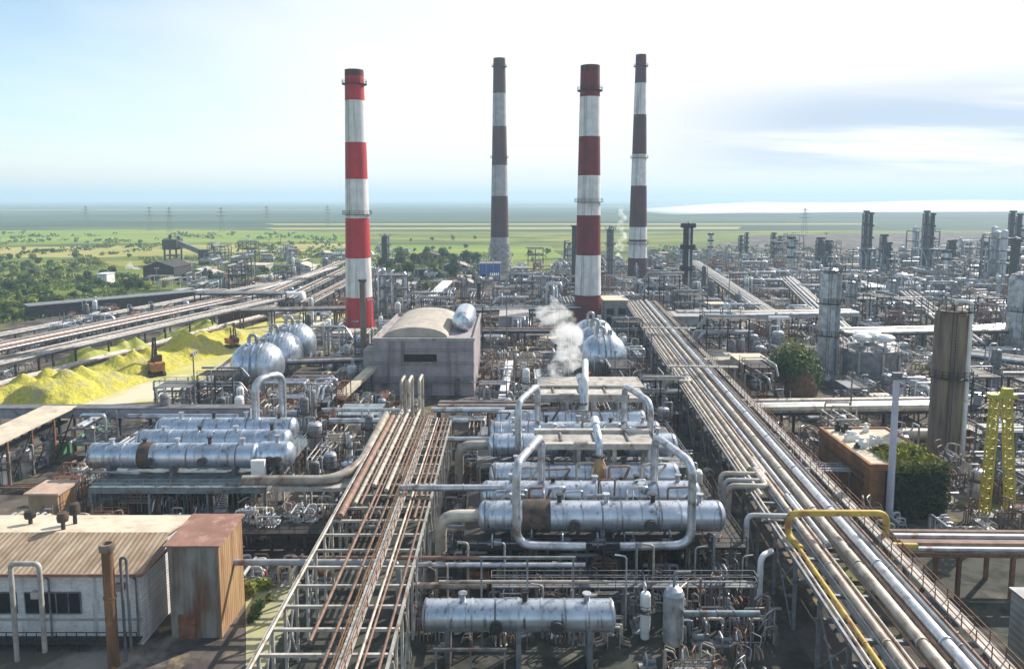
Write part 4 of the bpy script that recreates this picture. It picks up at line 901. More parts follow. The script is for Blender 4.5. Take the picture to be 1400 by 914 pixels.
# ------------------------------------------------------------------ left duct bridge, trestle canopy, fence
z=ZA(562,128); xa_,xb_=XA(-60,128,z),XA(345,128,z)
t=thing('duct_bridge','long level grey duct bridge on posts in front of the sulphur yard','duct',(xa_,127,0)); LAND.append(('the grey duct bridge',-65,127)); W=xb_-xa_
q=MB(); q.bx(0,0,z-1.0,W,2.0,z+.75); q.build('duct',mat('lilac_steel',(.36,.36,.42),(.25,.25,.30),.6,.2,.3,c3=(.18,.15,.14),s3=.5,rand=0),t)
q=MB(); q.bx(0,-.25,z+.753,W,2.25,z+.95); q.build('roof',M['steel_grey'],t)
for k in range(10):
    q=MB(); xx=2+(W-4)*k/9; q.bar((xx,1,0),(xx,1,z-1),.4); q.bx(xx-.3,.0,z-1.3,xx+.3,2,z-1.003); q.build('post',M['steel_dark'],t)
q=MB(); q.tube([(W*.35,-1.2,z-4.2),(W,-1.2,z-4.2)],.4,10); q.build('lower_pipe',M['pipe_grey'],t)
pipe([(XA(175,124,8),124,z+.3),(XA(325,124,8),124,z+.3)],.45,'pipe_silver','bright silver pipe ending in an elbow along the grey duct bridge',None,12)
xc=-81.0
t=thing('conveyor_canopy','pale sloping roofed conveyor gallery on tall steel legs near the frame edge','conveyor',(xc,92,0)); LAND.append(('the pale roofed conveyor',xc,112))
q=MB(); q.add([(-3,0,7.6),(3,0,7.6),(3,36,7.9),(-3,36,7.9),(-3,0,7.9),(3,0,7.9),(3,36,8.2),(-3,36,8.2)],[(3,2,1,0),(4,5,6,7),(0,1,5,4),(1,2,6,5),(2,3,7,6),(3,0,4,7)]); q.build('roof',M['roof_pale'],t)
for k in range(7):
    for s in (-1,1):
        q=MB(); q.bar((s*2.8,.5+5.8*k,0),(s*2.8,.5+5.8*k,7.6),.32); q.build('leg',M['steel_rust'],t)
q=MB()
for k in range(6):
    for s in (-1,1): q.bar((s*2.8,.5+5.8*k,.5),(s*2.8,6.3+5.8*k,7.2),.18); q.bar((s*2.8,.5+5.8*k,4.5),(s*2.8,6.3+5.8*k,4.5),.2)
q.build('bracing',M['steel_dark'],t)
q=MB(); q.bx(-1.2,0,5.2,1.2,36,5.5); q.build('belt',M['steel_dark'],t)
fa,fb=G(80,628,0),G(150,592,0)
t=thing('sheet_fence','green sheet metal fence running past the end of the roofed conveyor','fence',(fa[0],fa[1],0),math.atan2(fb[1]-fa[1],fb[0]-fa[0])); Lf=math.hypot(fb[0]-fa[0],fb[1]-fa[1])
q=MB(); q.bx(0,-.05,.1,Lf,.05,2.6); q.build('panel',M['green_sheet'],t)
for k in range(6): q=MB(); q.bx(Lf*k/5-.1,.053,0,Lf*k/5+.1,.25,2.8); q.build('post',M['steel_dark'],t)
# ------------------------------------------------------------------ sulphur yard
pts=[G(-120,552),G(120,556),G(262,545),G(300,505),G(340,470),G(420,455),G(500,452),G(505,432),G(420,424),G(330,449),G(190,488),G(60,520),G(-120,545)]
sheet('sulphur_ground',pts,.12,M['yard_sulphur'],2.0,8)
apron=[G(335,914),G(338,770),G(395,768),G(415,800),G(385,870),G(360,914)]
sheet('concrete_apron',apron,.12,mat('apron',(.40,.38,.20),(.30,.30,.19),.9,0,.3,c3=(.50,.47,.28),s3=.12,rand=0),1.4,2)
def heap(label,cx,cy,lx,ly,h,rz,m='sulphur',seed=0,peaks=3):
    mb=MB(); nx,ny=46,26; rr=random.Random(seed); pk=[(rr.uniform(-.55,.55),rr.uniform(-.25,.25),rr.uniform(.6,1)) for _ in range(peaks)]
    vs=[]
    for j in range(ny+1):
        for i in range(nx+1):
            a=-1+2*i/nx; b_=-1+2*j/ny
            z=0
            for (pa,pb,ph) in pk:
                dd=math.hypot((a-pa)*lx,(b_-pb)*ly)/(min(lx,ly)*.95); z=max(z,ph*(1-dd))
            z=max(z, .55*(1-max(abs(a)**1.5,abs(b_)**1.2))-.05)
            v=Vector((a*lx*.25,b_*ly*.25,seed)); z+= .13*noise.noise(v*1.1)*min(1,z*4) + .035*noise.noise(v*3.7)*min(1,max(0,z)*5)
            edge=min(1,(1-max(abs(a),abs(b_)))*5)
            vs.append((a*lx,b_*ly,max(z,0)*h*edge-.15*(1-edge)))
    W=nx+1; mb.add(vs,[(j*W+i,j*W+i+1,(j+1)*W+i+1,(j+1)*W+i) for j in range(ny) for i in range(nx)],0,True)
    o=mb.build('sulphur_heap',M[m],loc=(cx,cy,.1),rz=rz); tag(o,label,'heap','heaps of yellow sulphur'); return o
rz=math.atan2(1,.27)-PI/2
def hp(label,u,v,lx,ly,h,m,seed,peaks=3,dr=0):
    x,y=G(u,v); heap(label,x,y,lx,ly,h,math.atan2(1,.42)+dr,m,seed,peaks)
hp('broad yellow sulphur heap with a pointed crest at the near end of the yard',110,535,15,10,9.0,'sulphur',3,3,.2)
hp('bright yellow sulphur ridge left of the rusty grab crane',165,512,17,9,8.0,'sulphur',9,4)
hp('dull green yellow sulphur heap along the pipe corridor',150,492,16,7,7.5,'sulphur_dull',14,3)
hp('steep yellow sulphur heap right behind the rusty grab crane',240,490,15,9,9.0,'sulphur',22,3)
hp('long low sulphur bank in the far half of the yard',300,466,18,8,6.6,'sulphur',31,4)
hp('olive topped sulphur bank beside the far corridor posts',265,458,16,7,6.5,'sulphur_dull',37,3)
hp('low pale sulphur bank at the yard corner near the frame edge',25,540,16,7,5.5,'sulphur',41,3)
LAND.append(('the sulphur heaps',*G(190,500)))
# rusty grab crane
def crane(label,u,v,sc_,rz):
    x,y=G(u,v); t=thing('grab_crane',label,'crane',(x,y,.15),rz)
    for s in (-1,1):
        q=MB(); 
        prof=[(-2.2,.0),(-2.6,.5),(-2.2,1.05),(2.2,1.05),(2.6,.5),(2.2,0)]
        q.add([(a,s*1.5-.4,b_) for a,b_ in prof]+[(a,s*1.5+.4,b_) for a,b_ in prof],[tuple(range(6)),tuple(range(11,5,-1))]+[(i,i+6,(i+1)%6+6,(i+1)%6) for i in range(6)]); q.build('track',M['steel_dark'],t)
    q=MB(); q.cyl((0,0,1.0),(0,0,1.4),1.1,n=16); q.bx(-2.6,-1.6,1.4,2.0,1.6,3.0); q.bx(-2.7,-1.7,3.003,-.6,1.7,3.5); q.build('body',M['orange_rust'],t)
    q=MB(); q.bx(.6,-1.6,3.003,2.1,-.1,4.9); q.build('cab',M['steel_rust'],t)
    q=MB(); q.bx(.8,-1.68,3.6,2.0,-1.603,4.7); q.build('cab_window',M['glass_dark'],t)
    for yy in (-.6,.6):
        q=MB(); q.bar((1.9,yy,2.6),(1.2,yy*.4,9.6),.3,.4); q.build('boom',M['steel_dark'],t)
    q=MB(); q.bar((-1.8,.8,3.4),(-1.4,.3,7.2),.35); q.bar((-1.4,.3,7.2),(1.2,.2,9.4),.1); q.build('mast',M['steel_dark'],t)
    q=MB(); q.bar((1.25,0,9.5),(2.6,0,4.2),.09); q.build('cable',M['steel_dark'],t)
    q=MB(); q.lathe([(.1,4.2),(.7,3.8),(1.0,3.0),(.6,2.3),(.05,2.1)],10,c=(2.9,0,0)); q.build('grab',M['steel_rust'],t)
    return t
crane('rusty orange grab crane with an upright dark boom among the sulphur heaps',214,513,1,2.2)
t=crane('distant rusty grab crane at the far end of the sulphur yard',318,475,1,-.6); t.scale=(.8,.8,.8)
# belt conveyor beside the yard
for k,(p,q_,lab,m) in enumerate(((G(240,556,2),G(330,496,2),'low rail track like conveyor along the near edge of the sulphur yard','pipe_pale'),(G(250,535,3),G(320,498,3),'slim pale conveyor between the crane and the domed tanks','steel_pale'),(G(466,548,3),G(530,500,5),'bright pale sloping duct leaning up against the concrete hall','roof_pale'),(G(575,420,3),G(612,390,6),'white roofed conveyor rising in front of the dull brown chimney','white_paint'),(G(686,548,3),G(697,492,5),'white sloping duct running away beside the concrete hall','white_paint'))):
    z0=[1.6,2.6,4.0,3,2.5][k]; z1=[1.8,3.2,8.0,8,5][k]; dx,dy=q_[0]-p[0],q_[1]-p[1]; Lc=math.hypot(dx,dy)
    t=thing('conveyor',lab,'conveyor',(p[0],p[1],0),math.atan2(-dx,dy)); wd=[1.0,.9,1.1,2.2,.9][k]
    q=MB(); q.add([(-wd,0,z0-.5),(wd,0,z0-.5),(wd,Lc,z1-.5),(-wd,Lc,z1-.5),(-wd,0,z0+.3),(wd,0,z0+.3),(wd,Lc,z1+.3),(-wd,Lc,z1+.3)],[(3,2,1,0),(4,5,6,7),(0,1,5,4),(1,2,6,5),(2,3,7,6),(3,0,4,7)]); q.build('gallery',M[m],t)
    for i in range(6):
        f=(i+.3)/6; q=MB(); zz_=z0+(z1-z0)*f-.5; q.bar((-wd*.8,Lc*f,zz_),(wd*.8,Lc*f,zz_),.2); q.bar((-wd*.8,Lc*f,0),(-wd*.8,Lc*f,z0+(z1-z0)*f-.5),.2); q.bar((wd*.8,Lc*f,0),(wd*.8,Lc*f,z0+(z1-z0)*f-.5),.2); q.bar((-wd*.8,Lc*f,1),(wd*.8,Lc*f,1),.12); q.build('trestle',M['steel_dark'],t)
# ------------------------------------------------------------------ left pipe corridor
D27=Vector((.27,1,0)).normalized()
def corridor(label,u,v,z,L_,W,npipes,mats,grp,rmin,rmax,rackm='steel_dark',back=60):
    x,y=G(u,v,z); p0=Vector((x,y,0))-D27*back; p1=Vector((x,y,0))+D27*L_
    t,loc,LL=rack('pipe_trestle',label,(p0.x,p0.y),(p1.x,p1.y),W,z,11,rackm,(0,),.4,brace=False)
    for k in range(npipes):
        r=RND.uniform(rmin,rmax); o=-W/2+.6+(W-1.2)*k/(npipes-1); m=mats[k%len(mats)]
        pipe([loc(o,0,z+r),loc(o,LL,z+r)],r,m,f'{"thick" if r>.5 else "slim"} {names[m]} pipe, {orde[k]} across on the {grp}','pipes on the '+grp,8)
    return t,loc,LL
corridor('long pipe trestle with dark legs bordering the sulphur yard',60,481,6,105,8,5,['pipe_grey','pipe_brown','pipe_grey','pipe_pale'],'yard side trestle',.15,.36)
corridor('wide trestle heaped with silver pipes beside the frame edge',60,462,6,110,9,6,['pipe_grey','pipe_brown','pipe_silver'],'heaped silver trestle',.15,.5)
corridor('outermost thin pipe trestle next to the green scrub',110,437,5,120,6,4,['pipe_pale','pipe_grey'],'outermost trestle',.15,.35)
corridor('low sleeper rack of pipes right at the foot of the sulphur heaps',80,505,2,100,5,4,['pipe_brown','pipe_pale','pipe_grey'],'low sleeper rack',.2,.4)
LAND.append(('the heaped silver trestle',*G(70,465,6)))
def yrun(label,u0,v0,u1,v1,z,W,n,mats,grp,rmin=.16,rmax=.45,m='steel_dark',step=11):
    p=G(u0,v0,z); q=G(u1,v1,z); t,loc,LL=rack('pipe_trestle',label,p,q,W,z,step,m,(0,),.4,brace=False)
    for k in range(n):
        r=RND.uniform(rmin,rmax); o=-W/2+.5+(W-1)*k/max(1,n-1); mm=mats[k%len(mats)]
        pipe([loc(o,0,z+r),loc(o,LL,z+r)],r,mm,f'{"thick" if r>.45 else "slim"} {names[mm]} pipe, {orde[k]} across on the {grp}','pipes on the '+grp,8)
PS=['pipe_grey','pipe_brown','pipe_pale','pipe_grey']
yrun('high pipe bridge crossing behind the far end of the sulphur yard',270,401,388,401,8,6,5,PS,'high pipe bridge')
yrun('lower pipe bridge with dark posts joining the white drum',330,424,500,421,7,5,4,PS,'posted pipe bridge')
for k,(a,b_,c_,d_) in enumerate(((362,404,470,357),(392,408,486,362),(420,414,500,372),(300,412,455,366))):
    yrun(f'{orde[k]} of four far trestles running away left of the bright red chimney',a,b_,c_,d_,5,6,4,PS,f'{orde[k]} far trestle')
yrun('long diagonal trestle in the far right units, its pipes pale',1052,430,948,358,6,7,5,['pipe_pale','pipe_grey'],'far right diagonal trestle',.3,.6)
yrun('level pale pipe trestle left of the pale grey blue column',1000,431,1165,428,8,8,6,['pipe_pale','pipe_silver'],'level pale trestle',.4,.7,'steel_pale')
yrun('low trestle of fat pipes before the bushy mound',1005,560,1290,556,4.5,6,4,['pipe_pale','pipe_silver','pipe_grey'],'fat piped trestle',.5,.95)
yrun('dark brown piped trestle leaving the long rack toward the frame edge',1225,742,1440,744,5.5,5,5,['pipe_brown','pipe_grey','pipe_brown'],'brown piped trestle',.25,.45,'steel_rust',6)
yrun('trestle crossing between the concrete hall and the stout chimney',660,452,775,452,7,5,4,PS,'hall side trestle')
yrun('far cross trestle in front of the blue shed',650,424,800,420,7,5,4,PS,'blue shed trestle')
yrun('cross trestle under the left domed tanks toward the hall',395,494,520,490,5,5,4,PS,'tank foot trestle')
yrun('wide cross trestle behind the second trio below the steam plume',600,556,735,556,7,4,3,PS,'steam foot trestle',.35,.6)
yrun('far right trestle of pale pipes past the rusty column',1150,455,1400,450,7,7,5,['pipe_pale','pipe_silver'],'past column trestle',.4,.7)
yrun('broken pale trestle between the yellow tower and the rusty column',1290,480,1440,500,6,6,4,['pipe_pale','pipe_silver'],'tower side trestle',.3,.6)
yrun('trestle of slim pipes running away past the wide silver column',1330,470,1240,400,6,6,4,['pipe_pale','pipe_grey'],'running away trestle',.3,.6)
yrun('long trestle running away left of the twin towers',1180,480,1075,380,6,7,5,['pipe_pale','pipe_grey','pipe_silver'],'tower approach trestle',.3,.6)
yrun('long pale trestle behind the concrete block along the long rack',925,428,1010,428,8,5,4,['pipe_pale','pipe_silver'],'block top trestle',.4,.6,'steel_pale')
# ------------------------------------------------------------------ sheds, tanks and halls further back
def shed(label,u0,u1,v_base,v_top,depth,wm,rm,gable=False,win=0,door=True,name='industrial_shed',cat='building'):
    y=G((u0+u1)/2,v_base)[1]; xa=XA(u0,y,2); xb=XA(u1,y,2); h=ZA(v_top,y); W=xb-xa
    t=thing(name,label,cat,(xa,y,0)); q=MB()
    if gable:
        g_=min(2.5,W*.15)+.5; q.add([(0,0,0),(W,0,0),(W,0,h-g_),(W/2,0,h),(0,0,h-g_),(0,depth,0),(W,depth,0),(W,depth,h-g_),(W/2,depth,h),(0,depth,h-g_)],[(0,1,2,3,4),(9,8,7,6,5),(1,6,7,2),(0,4,9,5)]); q.build('wall',M[wm],t)
        q=MB(); o=.5
        for s in (0,1):
            x_0,x_1=(-o,W/2) if s==0 else (W+o,W/2); z0=h-g_-.15; q.add([(x_0,-o,z0),(x_1,-o,h+.05),(x_1,depth+o,h+.05),(x_0,depth+o,z0),(x_0,-o,z0+.25),(x_1,-o,h+.3),(x_1,depth+o,h+.3),(x_0,depth+o,z0+.25)],[(3,2,1,0),(4,5,6,7),(0,1,5,4),(2,3,7,6),(3,0,4,7)])
        q.build('roof',M[rm],t)
    else:
        q.bx(0,0,0,W,depth,h-.3); q.build('wall',M[wm],t); q=MB(); q.bx(-.4,-.4,h-.297,W+.4,depth+.4,h); q.build('roof',M[rm],t)
    for k in range(win):
        q=MB(); c_=W*(k+.5)/win; ww=min(1.3,W/win*.36); q.bx(c_-ww,-.1,h*.45,c_+ww,-.003,h*.68); q.build('window',M['glass_dark'],t)
    if door: q=MB(); q.bx(W*.1,-.12,0,W*.1+min(3,W*.2),-.004,min(3.4,h*.6)); q.build('door',M['steel_dark'],t)
    LAND.append(('the '+label.split(',')[0].split(' by ')[0].split(' behind ')[0].split(' beside ')[0].split(' near ')[0].split(' under ')[0].split(' left ')[0].split(' in ')[0].split(' at ')[0].split(' among ')[0],(xa+xb)/2,y+2)); return t
shed('blue sheet shed by the scaffolded chimney foot',656,684,384,360,14,'blue_sheet','steel_grey',win=0)
shed('small teal blue shed right of the scaffolded chimney foot',702,722,384,366,10,'blue_sheet','steel_teal',win=0)
shed('blank grey hall with a long flat roof behind the left steam plume edge',684,722,462,432,16,'concrete_mauve','steel_pale',win=0)
shed('pale square block behind the stout dark red chimney foot',826,858,446,410,12,'concrete','roof_pale',win=2)
shed('mossy concrete block with pilasters beside the long rack',914,988,468,432,10,'concrete','concrete',win=5,door=False)
shed('brown brick cabin beside the long rack under the dark beam',962,1010,530,492,9,'tan_wall','roof_tan',win=1)
shed('tan walled pump house left of the bushy mound',1017,1058,545,497,11,'tan_wall','roof_pale',win=2)
shed('tan barrel like cabin among the pale trestles',1018,1052,466,445,9,'tan_wall','roof_tan',True,win=1)
shed('dark sooty hall beside the far conveyor towers',196,238,384,358,22,'steel_dark','steel_dark',True)
shed('blue grey low hall right of the sooty hall',244,292,384,368,14,'concrete','steel_pale',True)
shed('dark brick works in the trees beyond the red chimney',566,600,360,344,16,'tan_wall','steel_dark',True,win=4)
shed('pale works in the trees near the dark brick works',604,640,372,358,14,'concrete','steel_pale',True,win=3)
shed('low white roofed shed under the slender twin towers',1170,1212,388,378,14,'steel_grey','white_paint',win=3)
shed('grey flat hall among the far right units',1165,1215,415,392,16,'steel_dark','white_paint',win=4)
shed('long low silver shed near the squat paired towers',1048,1085,385,372,18,'concrete','alu_dull',True)
shed('white low shed beside the dark boxy silos',1314,1332,378,368,12,'white_wall','white_paint')
shed('pale green grey hall at the far right',1330,1400,440,425,14,'concrete','steel_pale',win=6)
shed('small white cabins near the far green scrub',133,146,388,374,8,'white_wall','white_paint')
shed('grey block in front of the left domed tanks',448,505,470,455,8,'concrete','steel_pale',win=3)
shed('little red brown cabin at the corner of the sulphur yard',470,498,452,440,6,'tan_wall','roof_red')
shed('dark blank shelter under the duct in front of the hall',462,515,592,566,7,'steel_teal','steel_teal')
for k,(u0,u1,vb,vt,dp,wm,rm,lab) in enumerate(((300,322,378,368,12,'tan_wall','roof_red','red roofed low shed beyond the high pipe bridge'),(330,362,372,362,16,'concrete','roof_pale','pale roofed long shed beyond the high pipe bridge'),(395,425,370,360,14,'white_wall','roof_pale','white walled shed left of the chimney trestles'),(350,372,388,378,10,'tan_wall','roof_tan','tan flat shed by the chimney trestles'),(430,452,352,344,14,'concrete','steel_pale','grey roofed shed out near the crop fields'),(262,292,392,384,9,'steel_grey','steel_grey','small grey store close to the long dark gallery'),(612,648,392,381,10,'concrete','roof_tan','tan roofed hall before the grove'),(540,566,398,388,9,'steel_grey','steel_pale','small pale roofed store at the grove edge'))):
    shed(lab,u0,u1,vb,vt,dp,wm,rm,k%2==0,3 if k%3 else 0)
def gallery(label,u0,v0,u1,v1,z,W,h,m,rm):
    p=G(u0,v0,z); q_=G(u1,v1,z); dx,dy=q_[0]-p[0],q_[1]-p[1]; Lg=math.hypot(dx,dy)
    t=thing('gallery_building',label,'building',(p[0],p[1],0),math.atan2(dy,dx)); q=MB(); q.bx(0,0,0,Lg,W,z-.3); q.build('wall',M[m],t); q=MB(); q.bx(-.4,-.4,z-.297,Lg+.4,W+.4,z); q.build('roof',M[rm],t)
gallery('long dark gallery beyond the pipe corridor edged by scrub',40,418,268,398,5,8,4,'steel_dark','steel_grey')
gallery('second dark gallery behind the pipe corridor near the bridges',268,422,372,420,5,7,4,'steel_rust','steel_pale')
gallery('long grey gallery under the high pipe bridge',280,413,375,411,5,8,4,'concrete','steel_pale')
# white drum, far conveyor head towers, round tank
x,y=G(385,420); hvessel('fat white drum lying beside the posted pipe bridge',x,x+9,y,4.2,2.6,'white_paint',None,None,2,0,True,.5,bands=False)
x,y=G(480,438); hvessel('small silver drum at the foot of the bright red chimney',x-14,x-8,y,3,1.4,'alu',None,None,2,0)
xa,ya=G(234,352+6,0); xb,yb=G(283,352+6,0)
ya=yb=505.0; xa=XA(236,ya,15); xb=XA(282,yb,10); h1=ZA(327,ya); h2=ZA(341,yb)
t=thing('conveyor_tower','dark conveyor head towers joined by a sloping gallery beyond the sulphur yard','conveyor',(xa,ya,0)); LAND.append(('the far conveyor towers',(xa+xb)/2,ya)); dx=xb-xa
q=MB(); 
for sx_ in (-4,4):
    for sy in (-4,4): q.bar((sx_,sy,0),(sx_,sy,h1-6),.9)
for z_ in (6,12): q.bx(-4.5,-4.5,z_,4.5,4.5,z_+.7)
q.build('tall_frame',M['steel_dark'],t)
q=MB(); q.bx(-5,-5,h1-7,5,5,h1); q.build('head_house',M['steel_dark'],t)
q=MB(); q.bx(dx-4,-4,0,dx+4,4,h2); q.build('transfer_house',M['steel_dark'],t)
q=MB(); q.bar((3,0,h1-2),(dx-3,0,h2-2),3.2,3.2); q.build('gallery',M['steel_grey'],t)
q=MB(); q.cyl((-3,3,h1),(-3,3,h1+3),1.0,n=10); q.cyl((3,3,h1-.5),(3,3,h1+2),.8,n=10); q.build('vent',M['steel_dark'],t)
x,y=G(1205,530); h=ZA(482,y); r=6.6
t=thing('round_tank','round dark tank with pale dish machines on its railed roof','tank',(x,y+r,0)); LAND.append(('the round dark tank',x,y+r))
q=MB(); q.lathe([(r,0),(r,h-1),(r+.3,h-1),(r+.3,h),(r,h),(.01,h+1.2)],36); q.build('shell',M['steel_grey'],t)
for k in range(8):
    a=2*PI*k/8; q=MB(); q.bar((math.cos(a)*(r+.3),math.sin(a)*(r+.3),0),(math.cos(a)*(r+.3),math.sin(a)*(r+.3),h),.45); q.build('buttress',M['steel_pale'],t)
q=MB(); n=24
for k in range(n): q.rail((math.cos(2*PI*k/n)*r,math.sin(2*PI*k/n)*r,h),(math.cos(2*PI*(k+1)/n)*r,math.sin(2*PI*(k+1)/n)*r,h),1.2,.12,0,4)
q.build('railing',M['steel_pale'],t)
for k,(a,b_) in enumerate(((-2.5,-1),(1.5,1.5),(2.6,-2.4),(-1,2.6))):
    q=MB(); q.lathe([(.4,h+.6),(.4,h+1.6),(2.0,h+2.2),(2.1,h+3.0),(1.4,h+3.5),(.01,h+3.7)],18,c=(a,b_,0)); q.build('roof_fan',M['white_paint'],t)
# T post
x,y=G(1063,484); h=ZA(436,y); t=thing('portal_post','white T shaped post standing under the level pale trestle','post',(x,y,0)); q=MB(); q.bar((0,0,0),(0,0,h),.8); q.build('pole',M['white_paint'],t); q=MB(); q.bx(-3,-.5,h,3,.5,h+.8); q.build('crossbar',M['white_paint'],t)
# pylons in the far haze
pm=None
for k,(u,yy,hh) in enumerate(((205,1050,34),(232,1000,36),(303,1000,36),(365,1150,34),(448,1220,34),(118,1180,32),(1100,900,26))):
    x=XA(u,yy,10)
    if pm is None:
        pm=thing('power_pylon','', 'pylon',(x,yy,0)); q=MB()
        for sx_ in (-1,1):
            for sy in (-1,1): q.bar((sx_*3,sy*3,0),(sx_*.5,sy*.5,34),.22)
        for i in range(7):
            z0=34*i/7; z1=34*(i+1)/7; a=3-2.5*i/7; b_=3-2.5*(i+1)/7
            for s in (-1,1): q.bar((-a,s*a,z0),(b_,s*b_,z1),.14); q.bar((s*a,-a,z0),(s*b_,b_,z1),.14)
        q.build('mast',M['steel_grey'],pm)
        for z_,wd in ((22,7),(27,6),(32,4)): q=MB(); q.bx(-wd,-.25,z_,wd,.25,z_+.5); q.build('crossarm',M['steel_grey'],pm)
        o=pm
    else: o=copy_tree(pm,(x,yy,0))
    o['group']='power pylons standing in the far fields'; o['label']='faint hazy lattice power pylon standing in the far fields'
# ------------------------------------------------------------------ prototypes of small plant equipment
bpy.context.view_layer.update()
EX=[]
for o in sc.objects:
    if o.parent is None and o.get('category') and not any(k in o.get('category') for k in ('pipe','pylon','steam','conveyor','duct','vent')):
        b=[1e9,1e9,-1e9,-1e9]
        st=[o]
        while st:
            q_=st.pop(); st.extend(q_.children)
            if q_.type=='MESH':
                for c_ in q_.bound_box:
                    p=q_.matrix_world@Vector(c_); b=[min(b[0],p.x),min(b[1],p.y),max(b[2],p.x),max(b[3],p.y)]
        if b[0]<1e8: EX.append(tuple(b))
for (u,v) in ((240,556),(330,496)): pass
PTS=[]
def free(x,y,r,soft=False):
    for a in EX:
        if a[0]-r<x<a[2]+r and a[1]-r<y<a[3]+r: return False
    for (x0,y0,x1,y1,w_) in SEG:
        dx,dy=x1-x0,y1-y0; t=max(0,min(1,((x-x0)*dx+(y-y0)*dy)/(dx*dx+dy*dy)))
        if math.hypot(x-x0-t*dx,y-y0-t*dy)<w_+r*.8: return False
    for (a,b_,rr) in PTS:
        if (a-x)**2+(b_-y)**2<(rr+r)**2*.72: return False
    return True
def far_away(o): o.location=(0,-5000,0)
PROTO={}
def proto(kind,variant,t,r): PROTO.setdefault(kind,[]).append((variant,t,r)); 
CM={'pale':('steel_pale','pipe_pale'),'grey':('steel_grey','pipe_grey'),'rusty':('steel_rust','pipe_brown'),'silver':('steel_grey','pipe_silver'),'dark':('steel_dark','pipe_grey'),'teal':('steel_teal','pipe_silver')}
def pt(name): 
    t=thing(name,None,None,(0,0,0)); return t
R2=random.Random(5)
# open pipe frames
for var,(W,D,hs) in (('pale',(6,4,(3,5.4))),('grey',(7,4.5,(3.2,6,8.6))),('rusty',(5,4,(2.6,5))),('silver',(8,4,(3.4,6.2))),('dark',(9,6,(4,7.5,11)))):
    s_,p_=CM[var]; t=pt('pipe_scaffold')
    for x in (-W/2,0,W/2):
        q=MB()
        for y in (-D/2,D/2): q.bar((x,y,0),(x,y,hs[-1]),.26)
        for h in hs: q.bar((x,-D/2,h),(x,D/2,h),.24)
        q.build('portal',M[s_],t)
    for k,h in enumerate(hs):
        q=MB(); q.bx(-W/2,-D/2,h+.13,W/2,D/2,h+.2) if k%2==0 else [q.bar((-W/2,y,h),(W/2,y,h),.22) for y in (-D/2,0,D/2)]; q.build('deck',M[s_],t)
        if k%2==0: q=MB(); q.rail((-W/2,-D/2,h+.2),(W/2,-D/2,h+.2),1.1,.09); q.rail((W/2,-D/2,h+.2),(W/2,D/2,h+.2),1.1,.09); q.build('railing',M[s_],t)
    for k in range(5):
        q=MB(); x=R2.uniform(-W/2+.4,W/2-.4); y=R2.uniform(-D/2,D/2); h=R2.choice(hs); r=R2.uniform(.12,.32)
        if k<3: q.tube([(-W/2-1.2,y,h+.5+r),(W/2+R2.uniform(0,2),y,h+.5+r),(W/2+2,y,h-1.5)],r,8)
        else: q.tube([(x,-D/2-.5,.2),(x,-D/2-.5,h+1.6),(x,D/2,h+1.6),(x,D/2,h+.3)],r,8)
        q.build('pipe_run',M[p_],t)
    q=MB(); q.cyl((-W*.2,0,hs[0]+.25),(-W*.2,0,hs[0]+2.3),.75,n=14); q.lathe([(.75,hs[0]+2.3),(.5,hs[0]+2.6),(.01,hs[0]+2.75)],14,c=(-W*.2,0,0)); q.build('drum',M['alu_dull'],t)
    proto('frame',var,t,max(W,D)/2+.3)
# tangles of bent pipes with valves
for var in ('pale','rusty','silver','grey'):
    s_,p_=CM[var]; t=pt('valve_manifold')
    q=MB(); q.bx(-1.8,-.9,0,1.8,.9,.25); q.build('base',M['concrete'],t)
    for k in range(6):
        q=MB(); x=-1.5+.6*k; h=R2.uniform(.8,2.8); r=R2.uniform(.09,.22); e=R2.choice((-1,1))
        q.tube([(x,-1.6,.3),(x,-.6,.3),(x,-.6,h),(x+.3*e,.7,h),(x+.3*e,.7,.2),(x+.3*e,1.9,.2)],r,8); q.build('pipe_run',M[p_ if k%3 else 'pipe_grey'],t)
    for k in range(3):
        q=MB(); x=-1.2+1.2*k; q.cyl((x,-.6,.8),(x,-.6,1.5),.2,n=8); q.cyl((x,-.95,1.15),(x,-.9,1.15),.32,n=12); q.build('valve',M['valve_red' if k%2 else 'steel_dark'],t)
    q=MB(); q.tube([(-2.4,1.2,2.2),(2.4,1.2,2.2),(2.4,1.2,.1)],.22,8); q.build('header',M[p_],t)
    for x in (-1.7,1.7): q=MB(); q.bar((x,1.2,.1),(x,1.2,2.0),.16); q.build('stand',M[s_],t)
    proto('manifold',var,t,2.3)
# pump skids
for var in ('grey','teal','rusty'):
    s_,p_=CM[var]; t=pt('pump_skid')
    q=MB(); q.bx(-1.6,-.7,0,1.6,.7,.35); q.build('base',M['concrete'],t)
    q=MB(); q.cyl((-1.3,0,.95),(.1,0,.95),.42,n=14); q.cyl((-1.5,0,.95),(-1.3,0,.95),.36,n=12); q.bx(-1.0,-.35,.35,-.2,.35,.6); q.build('motor',M['steel_teal' if var!='rusty' else 'orange_rust'],t)
    q=MB(); q.cyl((.5,-.28,.95),(.5,.28,.95),.52,n=16); q.cyl((.1,0,.95),(.5,0,.95),.14,n=8); q.bx(.2,-.25,.35,.8,.25,.6); q.build('pump',M[s_],t)
    q=MB(); q.tube([(.5,.1,1.3),(.5,.1,2.6),(.5,2.0,2.6),(.5,2.0,.1)],.17,8); q.build('pipe_run',M[p_],t)
    proto('skid',var,t,1.7)
